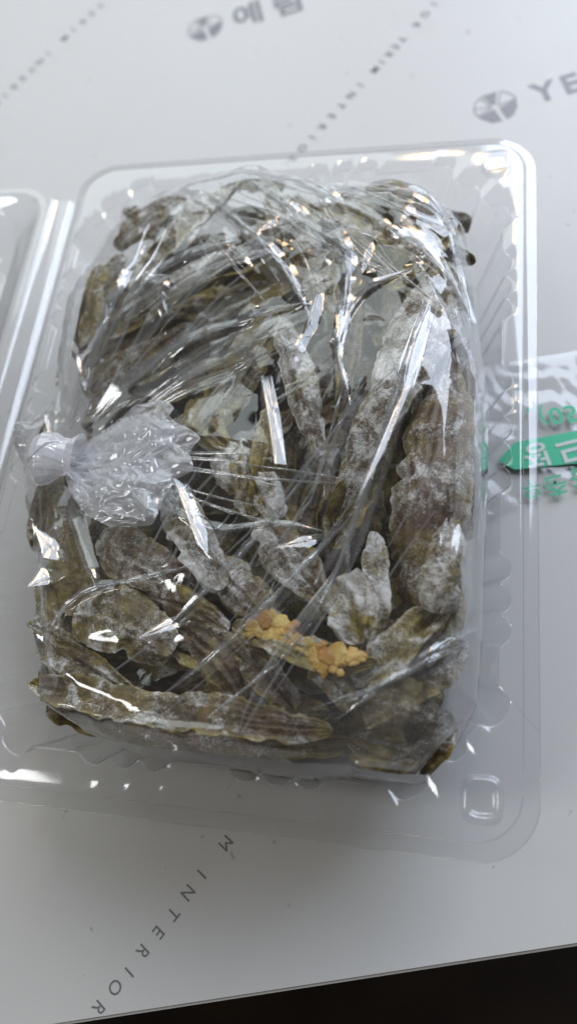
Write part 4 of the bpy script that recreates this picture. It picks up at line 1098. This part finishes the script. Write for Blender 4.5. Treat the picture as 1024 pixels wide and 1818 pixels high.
M_FINE = film_mat('rolled_film', (0.93, 0.935, 0.94), rough=0.10, refl=3.0, milk=0.22, graze=0.3, milkcol=(0.90, 0.94, 0.96))
mesh_obj('fine_creases', FV, FF, M_FINE, bag)

# tail: several crumpled layers of film fanning out from the knot
for k in range(6):
    nu, nv = 90, 70
    spread_ = [(330, 755), (345, 800), (330, 860), (290, 900), (262, 872), (300, 790)][k]
    s0 = at(112, 812, 5.6 + 0.1 * k)
    e_ = at(spread_[0], spread_[1], 6.0 + 0.12 * k)
    ax_ = e_ - s0; ln = np.linalg.norm(ax_); ax_ /= ln
    sd_ = np.cross(ax_, [0, 0, 1.0]); sd_ /= np.linalg.norm(sd_)
    f_ = sample(facets(8, 8, 600, 40 + k, 0.05), *np.meshgrid(np.linspace(0, 8, nu), np.linspace(0, 8, nv), indexing='ij'), 0.05)
    g_ = sample(facets(8, 8, 40, 60 + k, 0.05), *np.meshgrid(np.linspace(0, 8, nu), np.linspace(0, 8, nv), indexing='ij'), 0.05)
    uu, vv = np.meshgrid(np.linspace(0, 1, nu), np.linspace(-1, 1, nv), indexing='ij')
    endw = 1 - 0.22 * vv ** 2 + 0.05 * np.sin(vv * 5 + k * 2) + 0.05 * noise3(np.stack([vv * 4, vv * 0 + k, vv * 0], -1), k)
    wdt = 0.42 + 1.25 * np.clip(uu * 1.5, 0, 1) ** 0.8 * (0.75 + 0.1 * (k % 3))
    P = s0 + ax_ * (uu * endw * ln)[..., None] + sd_ * (vv * wdt)[..., None]
    base = np.array([[hz_at(P[i, j, 0], P[i, j, 1]) for j in range(nv)] for i in range(nu)])
    base = blur(base, 4, 2)
    env = (0.25 + 0.75 * np.sin(np.pi * np.clip(uu, 0, 1)) ** 0.6)
    P[..., 2] = base + 0.06 + 0.10 * k * env * (1 - 0.6 * vv ** 2) + (0.06 * f_ + 0.14 * g_) * np.clip(uu * 3, 0.25, 1) + 0.25
    P[..., 2] += 0.10 * (ridged(vv * 3.2 + k, uu * 1.5, 20 + k) - 1) * np.exp(-uu * 2.2) + 0.16 * np.sin(vv * 9 + k) * np.exp(-uu * 9)
    mesh_obj('bag_tail', P.reshape(-1, 3), grid_faces(nu, nv), M_TAIL, bag)

# knot: film twisted into a tight lump with pleats running into it
kc = at(92, 812, 5.7)
kd = at(140, 812, 5.7) - kc; kd /= np.linalg.norm(kd); ks = np.array([-kd[1], kd[0], 0])
nu, nv = 110, 220
uu, aa = np.meshgrid(np.linspace(0, 1, nu), np.linspace(0, 2 * math.pi, nv, endpoint=False), indexing='ij')
prof = np.interp(uu, [0, 0.03, 0.12, 0.30, 0.50, 0.66, 0.82, 1.0], [0.02, 0.38, 0.74, 0.92, 0.86, 0.66, 0.62, 0.80])
xx_ = np.interp(uu, [0, 0.03, 0.12, 0.5, 1.0], [-0.74, -0.72, -0.62, 0.05, 1.05])
pl_ = ridged(aa * 2.6 + 0.8 * np.sin(uu * 4), uu * 3.0, 71, 3)
seam = np.abs(np.cos(aa - 0.9 + uu * 2.2)) < 0.12
rk = 1.12 * prof * (1 + 0.05 * (pl_ - 1.0) + 0.05 * fbm(np.stack([np.cos(aa) * 1.4, np.sin(aa) * 1.4, uu * 3], -1), 4, 2) - 0.10 * seam * np.sin(np.pi * uu))
VK = kc + kd * xx_[..., None] + ks * (rk * np.cos(aa) * 1.0)[..., None] + np.array([0, 0, 1]) * (rk * np.sin(aa) * 0.62)[..., None]
knot = mesh_obj('knot', VK.reshape(-1, 3), grid_faces(nu, nv, closed_v=True)[:, ::-1], M_KNOT, bag)
